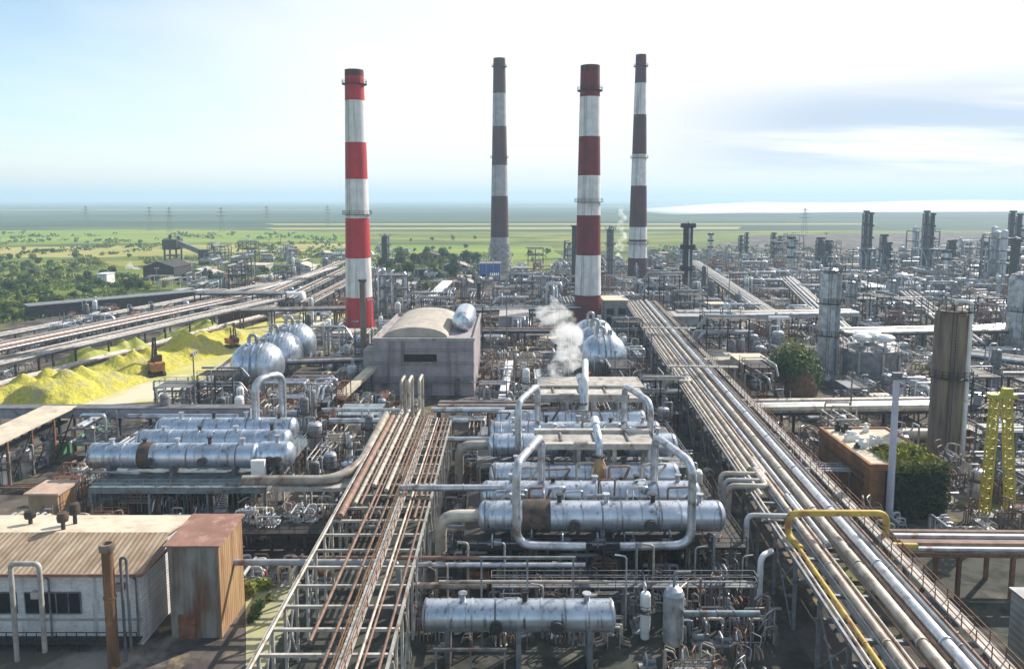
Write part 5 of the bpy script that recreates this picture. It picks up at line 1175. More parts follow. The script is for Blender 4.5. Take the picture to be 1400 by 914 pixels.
# upright drums
for var,(r,h) in (('silver',(1.0,5.5)),('pale',(.8,7.5)),('grey',(1.3,6.5)),('dark',(.9,9))):
    m_={'silver':'alu','pale':'white_paint','grey':'alu_dull','dark':'steel_grey'}[var]; t=pt('upright_drum')
    q=MB(); q.lathe([(r*.85,0),(r*.85,1.2),(r,1.4),(r,h-.5),(r*.8,h-.15),(r*.4,h),(.01,h+.03)],20); q.build('shell',M[m_],t)
    q=MB(); q.tube([(0,0,h),(0,0,h+.9),(r+.5,0,h+.9),(r+.5,0,.3)],.15,8); q.build('pipe_run',M['pipe_grey'],t)
    q=MB(); q.ladder((0,-r-.2,.3),(0,-r-.2,h)); q.build('ladder',M['steel_dark'],t)
    q=MB(); q.lathe([(r,h*.62),(r+.8,h*.62),(r+.8,h*.62+.12),(r,h*.62+.12)],16); n=10
    for k in range(n): q.rail((math.cos(2*PI*k/n)*(r+.75),math.sin(2*PI*k/n)*(r+.75),h*.62+.12),(math.cos(2*PI*(k+1)/n)*(r+.75),math.sin(2*PI*(k+1)/n)*(r+.75),h*.62+.12),1.0,.06,0,3)
    q.build('platform',M['steel_dark'],t); proto('drum',var,t,r+.9)
# lying drums and stacked exchangers
for var,(r,L_,n_) in (('silver',(.8,5,1)),('grey',(.6,6,2)),('pale',(.95,6.5,1)),('rusty',(.55,5.5,2))):
    m_={'silver':'alu','pale':'pipe_pale','grey':'alu_dull','rusty':'steel_rust'}[var]; t=pt('lying_drum' if n_==1 else 'heat_exchanger')
    for k in range(n_):
        zc=r+.9+k*(2*r+.4); q=MB(); q.lathe([(.01,-L_/2-r*.4),(r*.7,-L_/2-r*.25),(r,-L_/2),(r,L_/2),(r*.7,L_/2+r*.25),(.01,L_/2+r*.4)],20,axis='x',c=(0,0,zc)); q.build('shell',M[m_],t)
        q=MB(); q.lathe([(r,-L_/2+.6),(r*1.15,-L_/2+.6),(r*1.15,-L_/2+.75),(r,-L_/2+.75)],20,axis='x',c=(0,0,zc)); q.build('flange',M['steel_dark'],t)
    for x in (-L_*.3,L_*.3): q=MB(); q.bx(x-.2,-r*.7,0,x+.2,r*.7,.95); q.build('saddle',M['concrete'],t)
    q=MB(); zt=.9+n_*(2*r+.4)-.4; q.tube([(L_*.2,0,zt-.1),(L_*.2,0,zt+1),(L_*.2,1.8,zt+1),(L_*.2,1.8,.1)],.16,8); q.build('pipe_run',M['pipe_grey'],t)
    proto('lying',var,t,L_/2+.4)
# air cooler banks
for var in ('silver','pale'):
    t=pt('air_cooler')
    for x in (-4,0,4):
        for y in (-2,2): q=MB(); q.bar((x,y,0),(x,y,4.2),.25); q.build('leg',M['steel_grey'],t)
    q=MB(); q.bx(-4.6,-2.5,4.2,4.6,2.5,5.3); q.build('tube_box',M['steel_pale' if var=='pale' else 'alu_dull'],t)
    for x in (-3,0,3): q=MB(); q.lathe([(1.25,5.303),(1.3,5.9),(1.15,5.9),(1.1,5.303)],18,c=(x,0,0)); q.cyl((x,0,5.31),(x,0,5.7),.25,n=8); q.build('fan_ring',M['steel_grey'],t)
    q=MB(); q.tube([(-5,-2.9,5.0),(5,-2.9,5.0),(5,-2.9,.2)],.3,8); q.build('header',M['pipe_silver'],t)
    proto('cooler',var,t,5)
# lamp masts
t=pt('lamp_mast'); q=MB(); q.cyl((0,0,0),(0,0,15),.2,.11,8); q.build('pole',M['steel_grey'],t); q=MB(); q.bx(-1,-.12,14.7,1,.12,14.9); q.build('crossarm',M['steel_grey'],t)
for x in (-.8,0,.8): q=MB(); q.bx(x-.22,-.5,14.903,x+.22,0,15.3); q.build('lamp_head',M['steel_pale'],t)
proto('lamp','slim',t,.6)
# stacked process tower frames for the far units
for var,(W,hs) in (('grey',(9,(5,10,15,20))),('dark',(8,(4,8,12,16))),('silver',(11,(5,9,13)))):
    s_,p_=CM[var]; t=pt('process_tower')
    q=MB()
    for x in (-W/2,0,W/2):
        for y in (-W/2.6,W/2.6): q.bar((x,y,0),(x,y,hs[-1]),.4)
    for h in hs:
        for y in (-W/2.6,W/2.6): q.bar((-W/2,y,h),(W/2,y,h),.35)
        for x in (-W/2,0,W/2): q.bar((x,-W/2.6,h),(x,W/2.6,h),.35)
    q.build('frame',M[s_],t)
    for k,h in enumerate(hs): q=MB(); q.bx(-W/2,-W/2.6,h+.2,W/2,W/2.6,h+.3); q.rail((-W/2,-W/2.6,h+.3),(W/2,-W/2.6,h+.3),1.1,.13); q.build('deck',M[s_],t)
    for k in range(3): q=MB(); x=-W*.33+W*.33*k; h=hs[-1]+R2.uniform(-2,5); r=R2.uniform(.8,1.4); q.lathe([(r,.5),(r,h-.5),(r*.5,h),(.01,h+.1)],14,c=(x,R2.uniform(-1,1),0)); q.build('vessel',M['alu_dull' if k%2 else 'alu'],t)
    for k in range(4): q=MB(); x=R2.uniform(-W/2,W/2); h=R2.choice(hs); q.tube([(x,-W/2.6-.6,.2),(x,-W/2.6-.6,h+1.5),(x,0,h+1.5)],.28,8); q.build('riser_pipe',M[p_],t)
    proto('tower',var,t,W/2+.6)
# thin far columns
for var,(r,h) in (('grey',(1.2,19)),('dark',(1.5,24)),('silver',(1.7,15))):
    t=pt('slim_tower'); m_={'grey':'alu_dull','dark':'steel_dark','silver':'alu'}[var]
    q=MB(); q.lathe([(r*1.1,0),(r,1.5),(r,h-.8),(r*.5,h),(.01,h+.1)],16); q.build('shell',M[m_],t)
    for k in range(3): q=MB(); z=h*(.5+.24*k); q.lathe([(r*.9,z-.2),(r+.9,z-.2),(r+.9,z+.9),(r+.8,z+.9),(r+.8,z),(r*.9,z)],12); q.build('platform',M['steel_dark'],t)
    q=MB(); q.tube([(r+.4,0,.3),(r+.4,0,h+.8),(0,0,h+.8),(0,0,h)],.25,8); q.build('overhead_pipe',M['pipe_grey'],t); proto('column',var,t,r+1)
# low bundles of ground pipes
for var in ('pale','silver','rusty'):
    t=pt('pipe_bundle'); s_,p_=CM[var]
    for x in (-5.5,0,5.5): q=MB(); q.bx(x-.15,-1.4,0,x+.15,1.4,.7); q.build('sleeper',M['concrete'],t)
    for k in range(5): q=MB(); r=R2.uniform(.12,.3); q.tube([(-7.5,-1.1+.55*k,.7+r),(7.5-R2.uniform(0,2),-1.1+.55*k,.7+r),(8-R2.uniform(0,1),-1.1+.55*k,.1)],r,8); q.build('pipe_run',M[p_],t)
    proto('bundle',var,t,4)
# goalpost pipe supports, expansion loops, stair towers
for var in ('pale','grey','rusty','silver'):
    s_,p_=CM[var]; t=pt('pipe_support'); h=R2.uniform(3.4,5)
    for y in (-3.5,3.5):
        q=MB(); q.bar((-2.2,y,0),(-2.2,y,h),.24); q.bar((2.2,y,0),(2.2,y,h),.24); q.bx(-2.5,y-.12,h,2.5,y+.12,h+.25); q.build('portal',M[s_],t)
    for k in range(5): q=MB(); r=R2.uniform(.08,.24); x=-1.9+.95*k; q.tube([(x,-5.5,h-1.5),(x,-5.2,h+.25+r),(x,5+R2.uniform(-1,1),h+.25+r),(x,5.2,h-2.0)],r,8); q.build('pipe_run',M[p_ if k%2 else 'pipe_grey'],t)
    proto('support',var,t,4)
for var in ('pale','rusty','silver'):
    s_,p_=CM[var]; t=pt('expansion_loop')
    for k in range(3): q=MB(); r=.13+.05*k; x=-.9+.8*k; h=R2.uniform(3,4.2)-.35*k; q.tube([(x,-2.6,.2),(x,-1.6+.25*k,.6),(x,-1.6+.25*k,h),(x,1.6-.25*k,h),(x,1.6-.25*k,.6),(x,2.6,.2)],r,8); q.build('pipe_run',M[p_],t)
    for y in (-.9,.9): q=MB(); q.bar((-1.4,y,0),(-1.4,y,2.4),.14); q.bar((1.3,y,0),(1.3,y,2.4),.14); q.bx(-1.6,y-.08,2.4,1.5,y+.08,2.55); q.build('stand',M[s_],t)
    proto('loop',var,t,2.2)
for var in ('grey','rusty'):
    s_,p_=CM[var]; t=pt('stair_tower')
    for x in (-2.2,2.2):
        for y in (-1,1): q=MB(); q.bar((x,y,0),(x,y,7.2),.18); q.build('post',M[s_],t)
    for k in range(3):
        e=1 if k%2 else -1; q=MB(); z0=.1+2.2*k
        for i in range(9): q.bx(-1.6*e+.4*e*i-.17,-.9,z0+.25*i,-1.6*e+.4*e*i+.17,0 if k%2 else .0,z0+.25*i+.06)
        for y in (-.95,.02): q.bar((-1.8*e,y,z0-.05),(1.8*e,y,z0+2.15),.07,.2); q.bar((-1.8*e,y,z0+.95),(1.8*e,y,z0+3.1),.06)
        q.build('stair_flight',M[s_],t)
        q=MB(); xx=2.0*e; q.bx(min(xx-.5,xx+.5),-1,z0+2.1,max(xx-.5,xx+.5),1,z0+2.2); q.rail((xx+.45*e,-1,z0+2.2),(xx+.45*e,1,z0+2.2),1.0,.06); q.build('landing',M[s_],t)
    proto('stair',var,t,2.3)
for var in ('pale','rusty','silver','grey'):
    s_,p_=CM[var]; t=pt('riser_bank')
    for k in range(7):
        q=MB(); x=-1.8+.6*k; h=R2.uniform(2.4,5.6); r=R2.uniform(.06,.15); e=R2.choice((-1,1)); q.tube([(x,0,0),(x,0,h),(x+e*R2.uniform(.4,1.4),R2.uniform(.6,1.6),h),(x+e*.6,1.8,h-R2.uniform(.6,2))],r,8,bend=.35); q.build('riser_pipe',M[p_ if k%3 else 'pipe_brown'],t)
    q=MB(); q.bar((-2.2,.25,0),(-2.2,.25,3.2),.14); q.bar((2.2,.25,0),(2.2,.25,3.2),.14); q.bx(-2.4,.18,3.2,2.4,.32,3.35); q.build('stand',M[s_],t)
    proto('riser',var,t,2.2)
for var in ('pale','grey','rusty'):
    s_,p_=CM[var]; t=pt('access_platform'); h={'pale':2.6,'grey':3.6,'rusty':4.4}[var]
    q=MB(); q.bx(-2.5,-.7,h,2.5,.7,h+.08); q.build('deck',M[s_],t)
    for x in (-2.4,2.4): q=MB(); q.bar((x,-.6,0),(x,-.6,h),.12); q.bar((x,.6,0),(x,.6,h),.12); q.bar((x,-.6,h*.5),(x,.6,h*.5),.1); q.build('trestle',M[s_],t)
    for y in (-.66,.66): q=MB(); q.rail((-2.5,y,h+.08),(2.5,y,h+.08),1.0,.06,0,1.2); q.build('railing',M[s_],t)
    q=MB(); q.ladder((2.65,0,.1),(2.65,0,h+.9),(0,1,0),.5,0,.4); q.build('ladder',M[s_],t); proto('access',var,t,2.6)
# small cabins
for var,(wm,rm) in (('tan',('tan_wall','roof_tan')),('white',('white_wall','roof_pale')),('grey',('concrete','steel_pale'))):
    t=pt('plant_cabin'); q=MB(); q.bx(-3,-2,0,3,2,3.1); q.build('wall',M[wm],t); q=MB(); q.bx(-3.3,-2.3,3.103,3.3,2.3,3.35); q.build('roof',M[rm],t)
    for x in (-1.6,1.7): q=MB(); q.bx(x-.5,-2.05,1.3,x+.5,-2.003,2.3); q.build('window',M['glass_dark'],t)
    q=MB(); q.bx(-.4,-2.06,0,.5,-2.003,2.2); q.build('door',M['steel_grey'],t); proto('cabin',var,t,3.8)
WORDS={'frame':('{} decked pipe scaffold','pipe scaffold'),'manifold':('{} bent valve manifold','manifold'),'skid':('{} pump skid','pump'),'drum':('{} laddered upright drum','drum'),'lying':('{} lying drum','drum'),'cooler':('{} air cooler bank','cooler'),'lamp':('{} floodlight mast','lamp mast'),'tower':('{} process tower frame','process tower'),'column':('{} slim process tower','tower'),'bundle':('{} low pipe bundle','pipe bundle'),'cabin':('{} flat roofed cabin','cabin'),'support':('{} goalpost pipe support','pipe support'),'loop':('{} small expansion loop','pipe loop'),'stair':('{} steel stair tower','stairs'),'riser':('{} riser pipe bank','pipe bank'),'access':('{} railed access platform','platform')}
GRP={'frame':'open pipe frames across the plant','manifold':'valve manifolds across the plant','skid':'pump skids across the plant','drum':'upright drums across the plant','lying':'lying drums across the plant','cooler':'air cooler banks','lamp':'floodlight masts','tower':'process tower frames of the far units','column':'slim process columns','bundle':'low pipe bundles on the ground','cabin':'flat roofed plant cabins','support':'goalpost pipe supports across the plant','loop':'small expansion loops across the plant','stair':'steel stair towers','riser':'riser pipe banks across the plant','access':'small railed access platforms'}
FIRST=set(); COUNT={}
def put_kind(kind,x,y,rz,sc_=1.0,var=None):
    lst=PROTO[kind]; v=[e for e in lst if e[0]==var] if var else None
    variant,t,r=v[0] if v else R2.choice(lst)
    key=(kind,variant); scl=(sc_,sc_,sc_*R2.uniform(.85,1.2))
    if key not in FIRST:
        FIRST.add(key); o=t; o.location=(x,y,.05); o.rotation_euler=(0,0,rz); o.scale=scl
    else: o=copy_tree(t,(x,y,.05),rz,None,None,scl)
    o['category']=WORDS[kind][1]; o['group']=GRP[kind]; COUNT[kind]=COUNT.get(kind,0)+1
    auto(o,WORDS[kind][0].format(variant),x,y); return o
def scatter(poly,n,mix,sc_=(1,1),rots=(0,PI/2,PI,-PI/2),base=0.0,tight=.8):
    xs=[p[0] for p in poly]; ys=[p[1] for p in poly]; tot=sum(w_ for _,w_ in mix); done=0
    for it in range(n*25):
        if done>=n: break
        x=R2.uniform(min(xs),max(xs)); y=R2.uniform(min(ys),max(ys)); c_=False
        for i in range(len(poly)):
            a,b_=poly[i],poly[i-1]
            if (a[1]>y)!=(b_[1]>y) and x<(b_[0]-a[0])*(y-a[1])/(b_[1]-a[1])+a[0]: c_=not c_
        if not c_: continue
        k=R2.uniform(0,tot); kind=mix[-1][0]
        for kk,w_ in mix:
            k-=w_
            if k<=0: kind=kk; break
        s_=R2.uniform(*sc_); r=max(e[2] for e in PROTO[kind])*s_
        if not free(x,y,r*tight): continue
        PTS.append((x,y,r*tight)); o=put_kind(kind,x,y,R2.choice(rots)+base,s_); done+=1
small=[('manifold',5),('skid',3),('drum',2),('lying',2),('frame',1.2),('lamp',.2)]
midm=[('frame',4),('manifold',4),('drum',2.2),('lying',3),('skid',1),('cooler',.7),('bundle',2),('lamp',.5),('cabin',.35)]
farm=[('frame',3),('tower',.16),('column',.22),('lying',3),('cooler',1.6),('bundle',3),('drum',1.6),('cabin',1.3),('lamp',.4)]
# near floor: under and around the trains
EX.append((15,222,40,262)); EX.append((-33,157,-6,170)); mx_,my_=G(1092,540); EX.append((mx_-8,my_-9,mx_+8,my_+9))
EX_full=EX; EX=[e for e in EX_full if not (e[2]-e[0]>20 and e[3]<140 and e[1]>60 and e[0]>-60 and e[2]<40)]
scatter([(-8,69.5),(27,69.5),(27,79),(-8,79)],18,[('manifold',5),('skid',3),('lying',1),('drum',.5)],(.6,.85))
scatter([(-9,55),(26,55),(26,64),(-9,64)],22,[('manifold',3),('skid',3)],(.5,.7),tight=.6)
scatter([(-8,79),(29,79),(29,132),(-8,132)],46,[('manifold',4),('skid',3),('frame',1),('drum',1)],(.8,1.1))
scatter([(-20,58),(-10,58),(-10,122),(-20,122)],26,[('manifold',4),('skid',3)],(.8,1.1))
EX=EX_full
scatter([(-20,60),(-10,60),(-10,122),(-20,122)],4,small)
scatter([(-30,80),(-21,80),(-21,125),(-30,125)],24,[('manifold',4),('frame',2),('drum',1),('skid',2)],(.7,1.0))
scatter([(-60,86),(-30,86),(-30,97),(-60,97)],14,[('manifold',4),('skid',2),('lying',1)],(.7,1.0))
scatter([(-75,117),(-20,117),(-20,168),(-62,168)],75,[('frame',5),('manifold',5),('drum',2),('lying',3),('bundle',2),('skid',2),('lamp',.5)],(.75,1.15))
scatter([(-9,128),(37,128),(40,172),(-9,172)],44,midm,(.7,1.05))
scatter([(-8,172),(16,172),(22,245),(-8,235)],34,midm,(.8,1.1))
scatter([(28,172),(40,172),(44,240),(30,240)],14,[('frame',3),('manifold',3),('drum',1)],(.7,1.0))
scatter([(-50,168),(-32,168),(-32,240),(-50,240)],30,midm,(.75,1.05))
scatter([(-62,205),(48,245),(60,400),(-80,400)],110,[('frame',4),('lying',3),('drum',2),('cooler',1.2),('bundle',3),('tower',.1),('column',.1),('cabin',.8),('lamp',.5)],(.9,1.3))
scatter([(-30,390),(70,390),(95,500),(-20,470)],50,farm,(.9,1.3))
# right of the long rack
scatter([(46,62),(90,62),(110,102),(50,100)],26,[('manifold',4),('skid',2),('lying',1)],(.7,1.0))
scatter([(62,104),(110,104),(118,132),(62,132)],22,midm,(.8,1.1))
scatter([(44,122),(112,122),(150,190),(48,190)],95,midm,(.8,1.2))
scatter([(50,190),(155,190),(205,270),(54,270)],125,midm,(.9,1.3))
scatter([(54,270),(210,270),(310,420),(62,420)],210,farm,(.9,1.4))
scatter([(70,420),(320,420),(430,560),(110,560)],190,farm,(1.0,1.5))
# between the corridor and the concrete hall
scatter([(-120,255),(-62,235),(-80,420),(-150,380)],34,[('frame',3),('bundle',3),('lying',2),('drum',1),('cabin',.6)],(.9,1.2))
scatter([(-150,215),(-120,200),(-100,300),(-150,300)],16,[('frame',3),('lying',2),('drum',1)],(.8,1.1))
scatter([(-95,95),(-62,118),(-66,127),(-95,125)],14,midm,(.7,1.0))
scatter([(-48,82),(-21,82),(-21,130),(-48,130)],26,[('manifold',4),('frame',1),('drum',1.4),('skid',2)],(.6,.9))
scatter([(-150,190),(-118,170),(-85,300),(-140,300)],30,[('frame',2),('manifold',4),('drum',1)],(.5,.9))
# second pass: fill the gaps that are left
fill=[('support',3),('loop',3),('stair',.6),('manifold',.4),('skid',.5)]
EX=[e for e in EX_full if not (e[2]-e[0]>20 and e[3]<140 and e[1]>60 and e[0]>-60 and e[2]<40)]
scatter([(-9,69.5),(28,69.5),(28,79),(-9,79)],22,[('loop',4),('skid',2)],(.5,.75),tight=.5)
scatter([(-9,79),(29,79),(29,132),(-9,132)],26,[('loop',4),('skid',1)],(.7,1.0),tight=.5)
EX=EX_full
scatter([(-62,84),(-21,84),(-21,168),(-70,168)],80,fill,(.6,1.0),tight=.5)
scatter([(-9,126),(40,126),(44,245),(-9,245)],70,fill,(.6,1.0),tight=.5)
scatter([(-50,168),(-32,168),(-32,250),(-60,250)],24,fill,(.7,1.0),tight=.5)
scatter([(44,100),(118,100),(190,250),(54,250)],150,fill,(.7,1.1),tight=.5)
scatter([(54,250),(190,250),(300,430),(-60,430),(-70,250)],150,fill,(.9,1.3),tight=.5)
scatter([(-155,190),(-118,160),(-75,330),(-150,330)],26,[('support',2),('loop',2),('stair',.3)],(.8,1.2),tight=.6,base=-.27)
EX=[e for e in EX_full if not (e[2]-e[0]>18 and e[3]<140 and e[1]>60 and e[0]>-76 and e[2]<40)]
fill2=[('riser',4),('access',2),('skid',.5)]
scatter([(-9,69.5),(28,69.5),(28,79),(-9,79)],24,[('riser',4),('access',1),('skid',.5)],(.55,.85),tight=.42)
scatter([(10,56),(28,56),(28,69),(10,69)],16,fill2,(.5,.8),tight=.42)
scatter([(-9,79),(29,79),(29,132),(-9,132)],34,fill2,(.7,1.0),tight=.45)
scatter([(-21,52),(-9,52),(-9,122),(-21,122)],30,[('riser',4),('support',1),('manifold',.3)],(.6,.9),tight=.42)
scatter([(-66,84),(-20,84),(-20,168),(-72,168)],90,fill2,(.6,1.0),tight=.42)
EX=EX_full
scatter([(-9,126),(40,126),(44,240),(-9,240)],60,fill2,(.7,1.1),tight=.42)
scatter([(44,100),(118,100),(170,230),(54,230)],90,fill2,(.8,1.2),tight=.42)
scatter([(41,56),(60,56),(75,100),(43,100)],14,fill2,(.7,1),tight=.5)
scatter([(-190,335),(-70,335),(-80,600),(-235,560)],70,[('frame',2),('lying',2),('bundle',2),('drum',1),('cabin',1.4),('support',2),('lamp',.5),('cooler',.4)],(.9,1.5),tight=.7)
# heads of valves and small gear on the upper decks and roofs of the trains
def deckput(kind,x,y,z,s_,var=None):
    o=put_kind(kind,x,y,R2.choice((0,PI/2,PI)),s_,var); o.location.z=z
for y0 in (82.6,107.5):
    for k in range(9): deckput('manifold',R2.uniform(-3,25),y0+R2.choice((2.9,9.4)),5.6,R2.uniform(.4,.6))
    for k in range(7): deckput('skid',-2+4*k,y0-2.2,5.6,.5)
for k in range(8): deckput('manifold',-58+3.4*k,R2.choice((106.2,112.6)),5.4,.55)
for k in range(9): deckput('manifold',XA(338,89,4)+1.6*k,R2.uniform(87.5,91.5),4.2,.6)
for k in range(5): deckput('lying',-45+6*k,R2.uniform(98.5,101),5.4,.5) if False else None
# prototypes that were never placed
for kind,lst in PROTO.items():
    for variant,t,r in lst:
        if (kind,variant) not in FIRST:
            for ch in list(t.children): bpy.data.objects.remove(ch)
            bpy.data.objects.remove(t)
print('CLUTTER',COUNT)
# ------------------------------------------------------------------ vegetation
R3=random.Random(21)
def crown_mesh(name,R,H,n,leaf,mats,lumps=6,z0=0.0):
    mb=MB(); L_=[]
    for k in range(lumps):
        a=R3.uniform(0,2*PI); d=R3.uniform(0,.62)*R; L_.append((Vector((math.cos(a)*d,math.sin(a)*d,z0+H*R3.uniform(.35,.8))),R*R3.uniform(.38,.62)))
    for k in range(n):
        c_,r=R3.choice(L_); v=Vector((R3.gauss(0,1),R3.gauss(0,1),R3.gauss(0,1))).normalized()
        p=c_+Vector((v.x,v.y,v.z*H/R/1.6))*r*R3.uniform(.55,1.05); 
        if p.z<.05: p.z=R3.uniform(.05,.5)
        nrm=(v+Vector((R3.gauss(0,.5),R3.gauss(0,.5),R3.gauss(0,.5)))).normalized(); a=nrm.orthogonal().normalized(); b_=nrm.cross(a)
        w_=R3.uniform(0,PI); a,b_=a*math.cos(w_)+b_*math.sin(w_),b_*math.cos(w_)-a*math.sin(w_); s=leaf*R3.uniform(.6,1.3)
        mb.quad(p-a*s,p+b_*s*.5,p+a*s,p-b_*s*.5,0)
    return mb.data(name,mats)
bush=[]
for nm,m_ in (('dark green','leaf_dark'),('mid green','leaf'),('lime green','leaf_lime')):
    t=thing('bush','', 'bush'); o=bpy.data.objects.new('foliage',crown_mesh('foliage',1.6,2.2,260,.34,M[m_])); COL.objects.link(o); o.parent=t
    q=MB()
    for k in range(4): q.bar((0,0,0),(R3.uniform(-.7,.7),R3.uniform(-.7,.7),1.5),.09)
    q.build('stem',M['bark'],t); bush.append([nm,t,False])
trees=[]
for nm,m_ in (('dark green','leaf_dark'),('mid green','leaf')):
    t=thing('tree','', 'tree'); o=bpy.data.objects.new('crown',crown_mesh('crown',2.6,5.2,700,.38,M[m_],9,1.6)); COL.objects.link(o); o.parent=t
    q=MB(); q.cyl((0,0,0),(.1,.1,3.4),.22,.12,8)
    for k in range(5): a=k*1.26; q.cyl((.05,.05,2+.25*k),(math.cos(a)*1.3,math.sin(a)*1.3,3.6+.3*k),.1,.04,6)
    q.build('trunk',M['bark'],t); trees.append([nm,t,False])
def plant(e,x,y,s,label,group):
    nm,t,used=e; r=R3.uniform(0,6.28); sc_=(s*R3.uniform(.85,1.25),s*R3.uniform(.85,1.25),s*R3.uniform(.75,1.2))
    if not used: e[2]=True; o=t; o.location=(x,y,0); o.rotation_euler=(0,0,r); o.scale=sc_
    else: o=copy_tree(t,(x,y,0),r,None,None,sc_)
    o['label']=label; o['group']=group; return o
def inpoly(u,v,P):
    c_=False
    for i in range(len(P)):
        a,b_=P[i],P[i-1]
        if (a[1]>v)!=(b_[1]>v) and u<(b_[0]-a[0])*(v-a[1])/(b_[1]-a[1])+a[0]: c_=not c_
    return c_
P=[(-20,352),(120,352),(210,392),(130,415),(60,432),(-20,450)]; n=0
while n<140:
    u,v=R3.uniform(-20,210),R3.uniform(352,450)
    if not inpoly(u,v,P) or noise.noise(Vector((u*.03,v*.09,4)))<-.12: continue
    e=bush[R3.choices((0,1,2),(3,4,3))[0]]; x,y=G(u,v); plant(e,x,y,R3.uniform(.7,1.8)*(1+.0007*y),f'{e[0]} bush in the scrub belt left of the pipe corridor','bushes of the scrub belt'); n+=1
P=[(515,362),(560,350),(640,352),(668,372),(640,384),(600,402),(560,402),(530,385)]; n=0
while n<85:
    u,v=R3.uniform(505,668),R3.uniform(345,405)
    if not inpoly(u,v,P): continue
    x,y=G(u,v)
    if n%5<2: e=R3.choice(trees); plant(e,x,y,R3.uniform(1.0,1.7),f'{e[0]} tree in the grove between the bright red and dull brown chimneys','trees of the grove')
    else: e=R3.choice(bush); plant(e,x,y,R3.uniform(1.2,2.6),f'{e[0]} bush in the grove between the bright red and dull brown chimneys','bushes of the grove')
    n+=1
# hedge lines of bushes along the field edges
n=0
for (ua,va,ub,vb,cnt) in ((0,341,190,352,16),(60,331,260,333,14),(300,352,470,345,20),(330,338,470,334,12),(205,395,300,384,14),(300,383,372,372,14),(520,345,660,338,18),(700,350,780,345,10),(890,345,1000,348,16),(560,330,660,327,10)):
    for k in range(cnt):
        f=k/cnt+R3.uniform(-.02,.02); x,y=G(ua+(ub-ua)*f,va+(vb-va)*f+R3.uniform(-.8,.8)); 
        if k%3: continue
        e=R3.choice(bush); plant(e,x,y,R3.uniform(1.2,2.6),f'{e[0]} bush in a hedge line along the fields','bushes of the hedge lines')
for (u,v,s,i) in ((340,815,.8,2),(352,835,.7,1),(358,805,.9,2),(345,850,.6,0),(368,822,.5,2)):
    x,y=G(u,v); plant(bush[i],x,y,s,f'{bush[i][0]} shrub on the yellow apron beside the rust streaked shed','shrubs on the apron')
for (u,v,s,i) in ((545,408,1.6,2),(552,400,1.5,2),(538,402,1.3,2),(560,410,1.2,2),(430,600,.9,2),(440,592,.8,1),(425,588,.9,2)):
    x,y=G(u,v); plant(bush[i],x,y,s,f'{bush[i][0]} shrub among the pipes '+('beyond the bright red chimney' if v<450 else 'right of the long silver vessel'),'shrubs among the pipes')
# undergrowth that nobody could count: low leaf clumps across the scrub belt, field edges and grove floor
mb=MB()
def clumps(P,n,smin,smax,thr):
    us=[p[0] for p in P]; vs_=[p[1] for p in P]; d=0
    for it in range(n*6):
        if d>=n: break
        u,v=R3.uniform(min(us),max(us)),R3.uniform(min(vs_),max(vs_))
        if not inpoly(u,v,P): continue
        x,y=G(u,v)
        if noise.noise(Vector((x*.02,y*.012,2.2)))<thr: continue
        d+=1; s=R3.uniform(smin,smax)*(1+.0008*y); mi=0 if noise.noise(Vector((x*.05,y*.03,8)))>.05 else (1 if R3.random()<.6 else 2)
        for k in range(7):
            p=Vector((x+R3.gauss(0,s*.6),y+R3.gauss(0,s*.6),R3.uniform(.1,1)*s)); a=Vector((R3.uniform(-1,1),R3.uniform(-1,1),R3.uniform(-.3,1))).normalized()*s*.5; b_=a.orthogonal().normalized()*s*.32
            mb.quad(p-a,p+b_,p+a,p-b_,mi)
clumps([(-30,348),(120,350),(215,390),(130,417),(60,436),(-30,455)],1500,.5,1.4,-.2)
clumps([(190,352),(470,340),(470,362),(370,378),(220,392)],600,.5,1.3,-.05)
clumps([(510,350),(670,340),(670,388),(560,408),(515,395)],700,.5,1.4,-.15)
clumps([(-30,318),(470,320),(470,345),(-30,350)],500,.8,2.0,.12)
clumps([(880,338),(1130,336),(1130,352),(900,360)],350,.8,2.0,.0)
tag(mb.build('undergrowth',[M['leaf_dark'],M['leaf'],M['leaf_lime']]),kind='stuff')
# the bushy mound: an overgrown dark green clump beside the pump house
x,y=G(1092,540); t=thing('overgrown_mound','big dark green overgrown mound of shrubs right of the tan pump house','shrub mound',(x,y+2,0)); LAND.append(('the bushy mound',x,y+2))
o=bpy.data.objects.new('foliage',crown_mesh('foliage',7.2,11,4200,.5,M['leaf_dark'],14,-.5)); COL.objects.link(o); o.parent=t
o=bpy.data.objects.new('light_foliage',crown_mesh('light_foliage',6.6,11.5,800,.42,M['leaf_lime'],6,1)); COL.objects.link(o); o.parent=t
q=MB(); q.lathe([(5.0,0),(4.6,3),(3.2,6.5),(.01,8)],12); q.build('earth',M['steel_rust'],t)
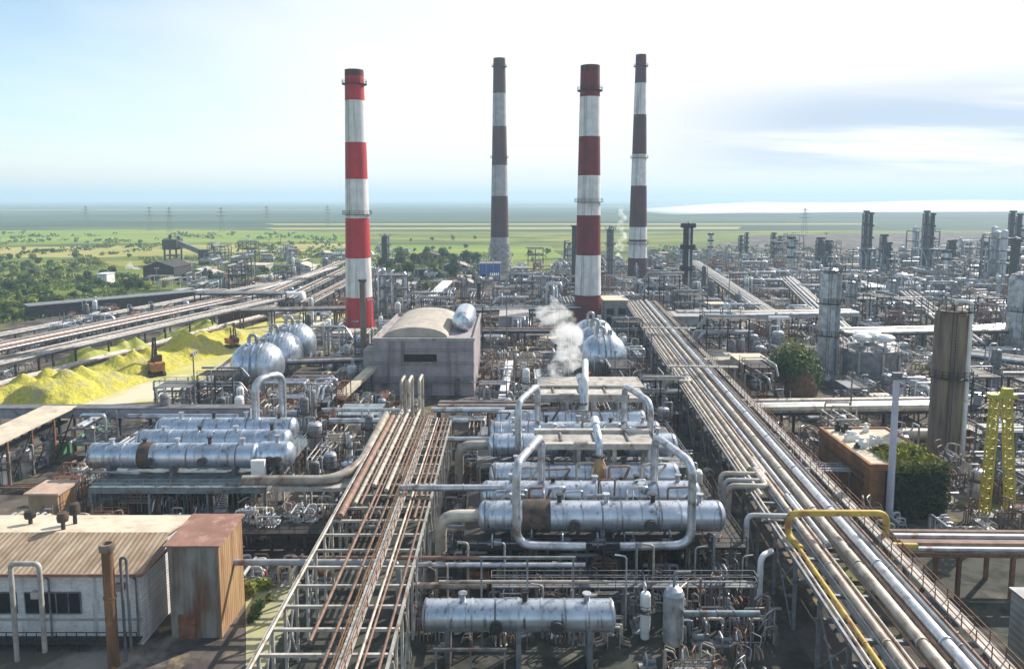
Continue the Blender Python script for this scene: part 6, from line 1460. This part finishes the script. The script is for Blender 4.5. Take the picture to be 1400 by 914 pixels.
# ------------------------------------------------------------------ steam
import bmesh
def steam(name_label,balls,dens,vox,seed,disp=.5):
    bm=bmesh.new(); 
    for (x,y,z,r) in balls: bmesh.ops.create_icosphere(bm,subdivisions=3,radius=r,matrix=Matrix.Translation((x,y,z)))
    me=bpy.data.meshes.new('steam_plume'); bm.to_mesh(me); bm.free()
    key='steam_%g_%g'%(dens,vox)
    if key not in M:
        m=bpy.data.materials.new('steam'); m.use_nodes=True; nt=m.node_tree; nt.nodes.remove(nt.nodes['Principled BSDF'])
        pv=node(nt,'ShaderNodeVolumePrincipled'); pv.inputs['Color'].default_value=(.99,.99,.99,1); pv.inputs['Density'].default_value=dens; pv.inputs['Anisotropy'].default_value=.2
        nt.links.new(pv.outputs[0],nt.nodes['Material Output'].inputs['Volume']); M[key]=m
        tc=node(nt,'ShaderNodeTexCoord'); n=node(nt,'ShaderNodeTexNoise'); n.inputs['Scale'].default_value=.16/vox; n.inputs['Detail'].default_value=6; n.inputs['Roughness'].default_value=.6; n.inputs['Distortion'].default_value=.6
        nt.links.new(tc.outputs['Object'],n.inputs['Vector']); r_=node(nt,'ShaderNodeMapRange'); r_.inputs[1].default_value=.44; r_.inputs[2].default_value=.76; r_.inputs[4].default_value=dens
        nt.links.new(n.outputs[0],r_.inputs[0]); nt.links.new(r_.outputs[0],pv.inputs['Density'])
    me.materials.append(M[key]); o=bpy.data.objects.new('steam_plume',me); COL.objects.link(o)
    r=o.modifiers.new('remesh','REMESH'); r.mode='VOXEL'; r.voxel_size=vox
    tx=bpy.data.textures.new('puff','CLOUDS'); tx.noise_scale=vox*7; tx.noise_depth=3
    d=o.modifiers.new('puff','DISPLACE'); d.texture=tx; d.strength=disp; d.mid_level=.5; d.texture_coords='GLOBAL'
    return tag(o,name_label,'steam',None,'stuff')
def plume(label,path,dens,vox,seed,disp,yy):
    rr=random.Random(seed); balls=[]
    for (u,v,r_px) in path:
        for k in range(4):
            z=ZA(v+rr.uniform(-.6,.6)*r_px,yy); balls.append((XA(u+rr.uniform(-.55,.55)*r_px,yy,z),yy+rr.uniform(-.5,.5)*r_px*yy/F,max(z,1.2),r_px*yy/F*rr.uniform(.45,.8)))
    return steam(label,balls,dens,vox,seed,disp)
plume('thick white steam plume billowing up beside the domed tanks',[(768,510,14),(770,495,20),(774,478,24),(776,462,25),(770,447,22),(763,436,18),(752,432,15),(745,442,10),(765,422,9),(750,424,9),(766,518,10),(760,410,9),(742,428,12)],1.0,.45,4,2.4,144)
plume('small white steam puff between the twin towers',[(1240,388,5),(1241,380,5),(1239,372,4),(1248,381,4),(1253,376,3)],.9,.62,7,2.0,420)
plume('small white steam puff by the dark sooty hall',[(183,374,5),(178,366,5),(188,366,4),(176,360,3)],.9,.63,8,2.0,470)
plume('tall faint white vapour column between the two right hand chimneys',[(846,352,6),(848,338,7),(850,324,7),(851,310,7),(850,296,6),(851,284,5)],.45,.9,9,3,560)
LAND.append(('the white steam plume',XA(770,168,6),168))
finish_labels()
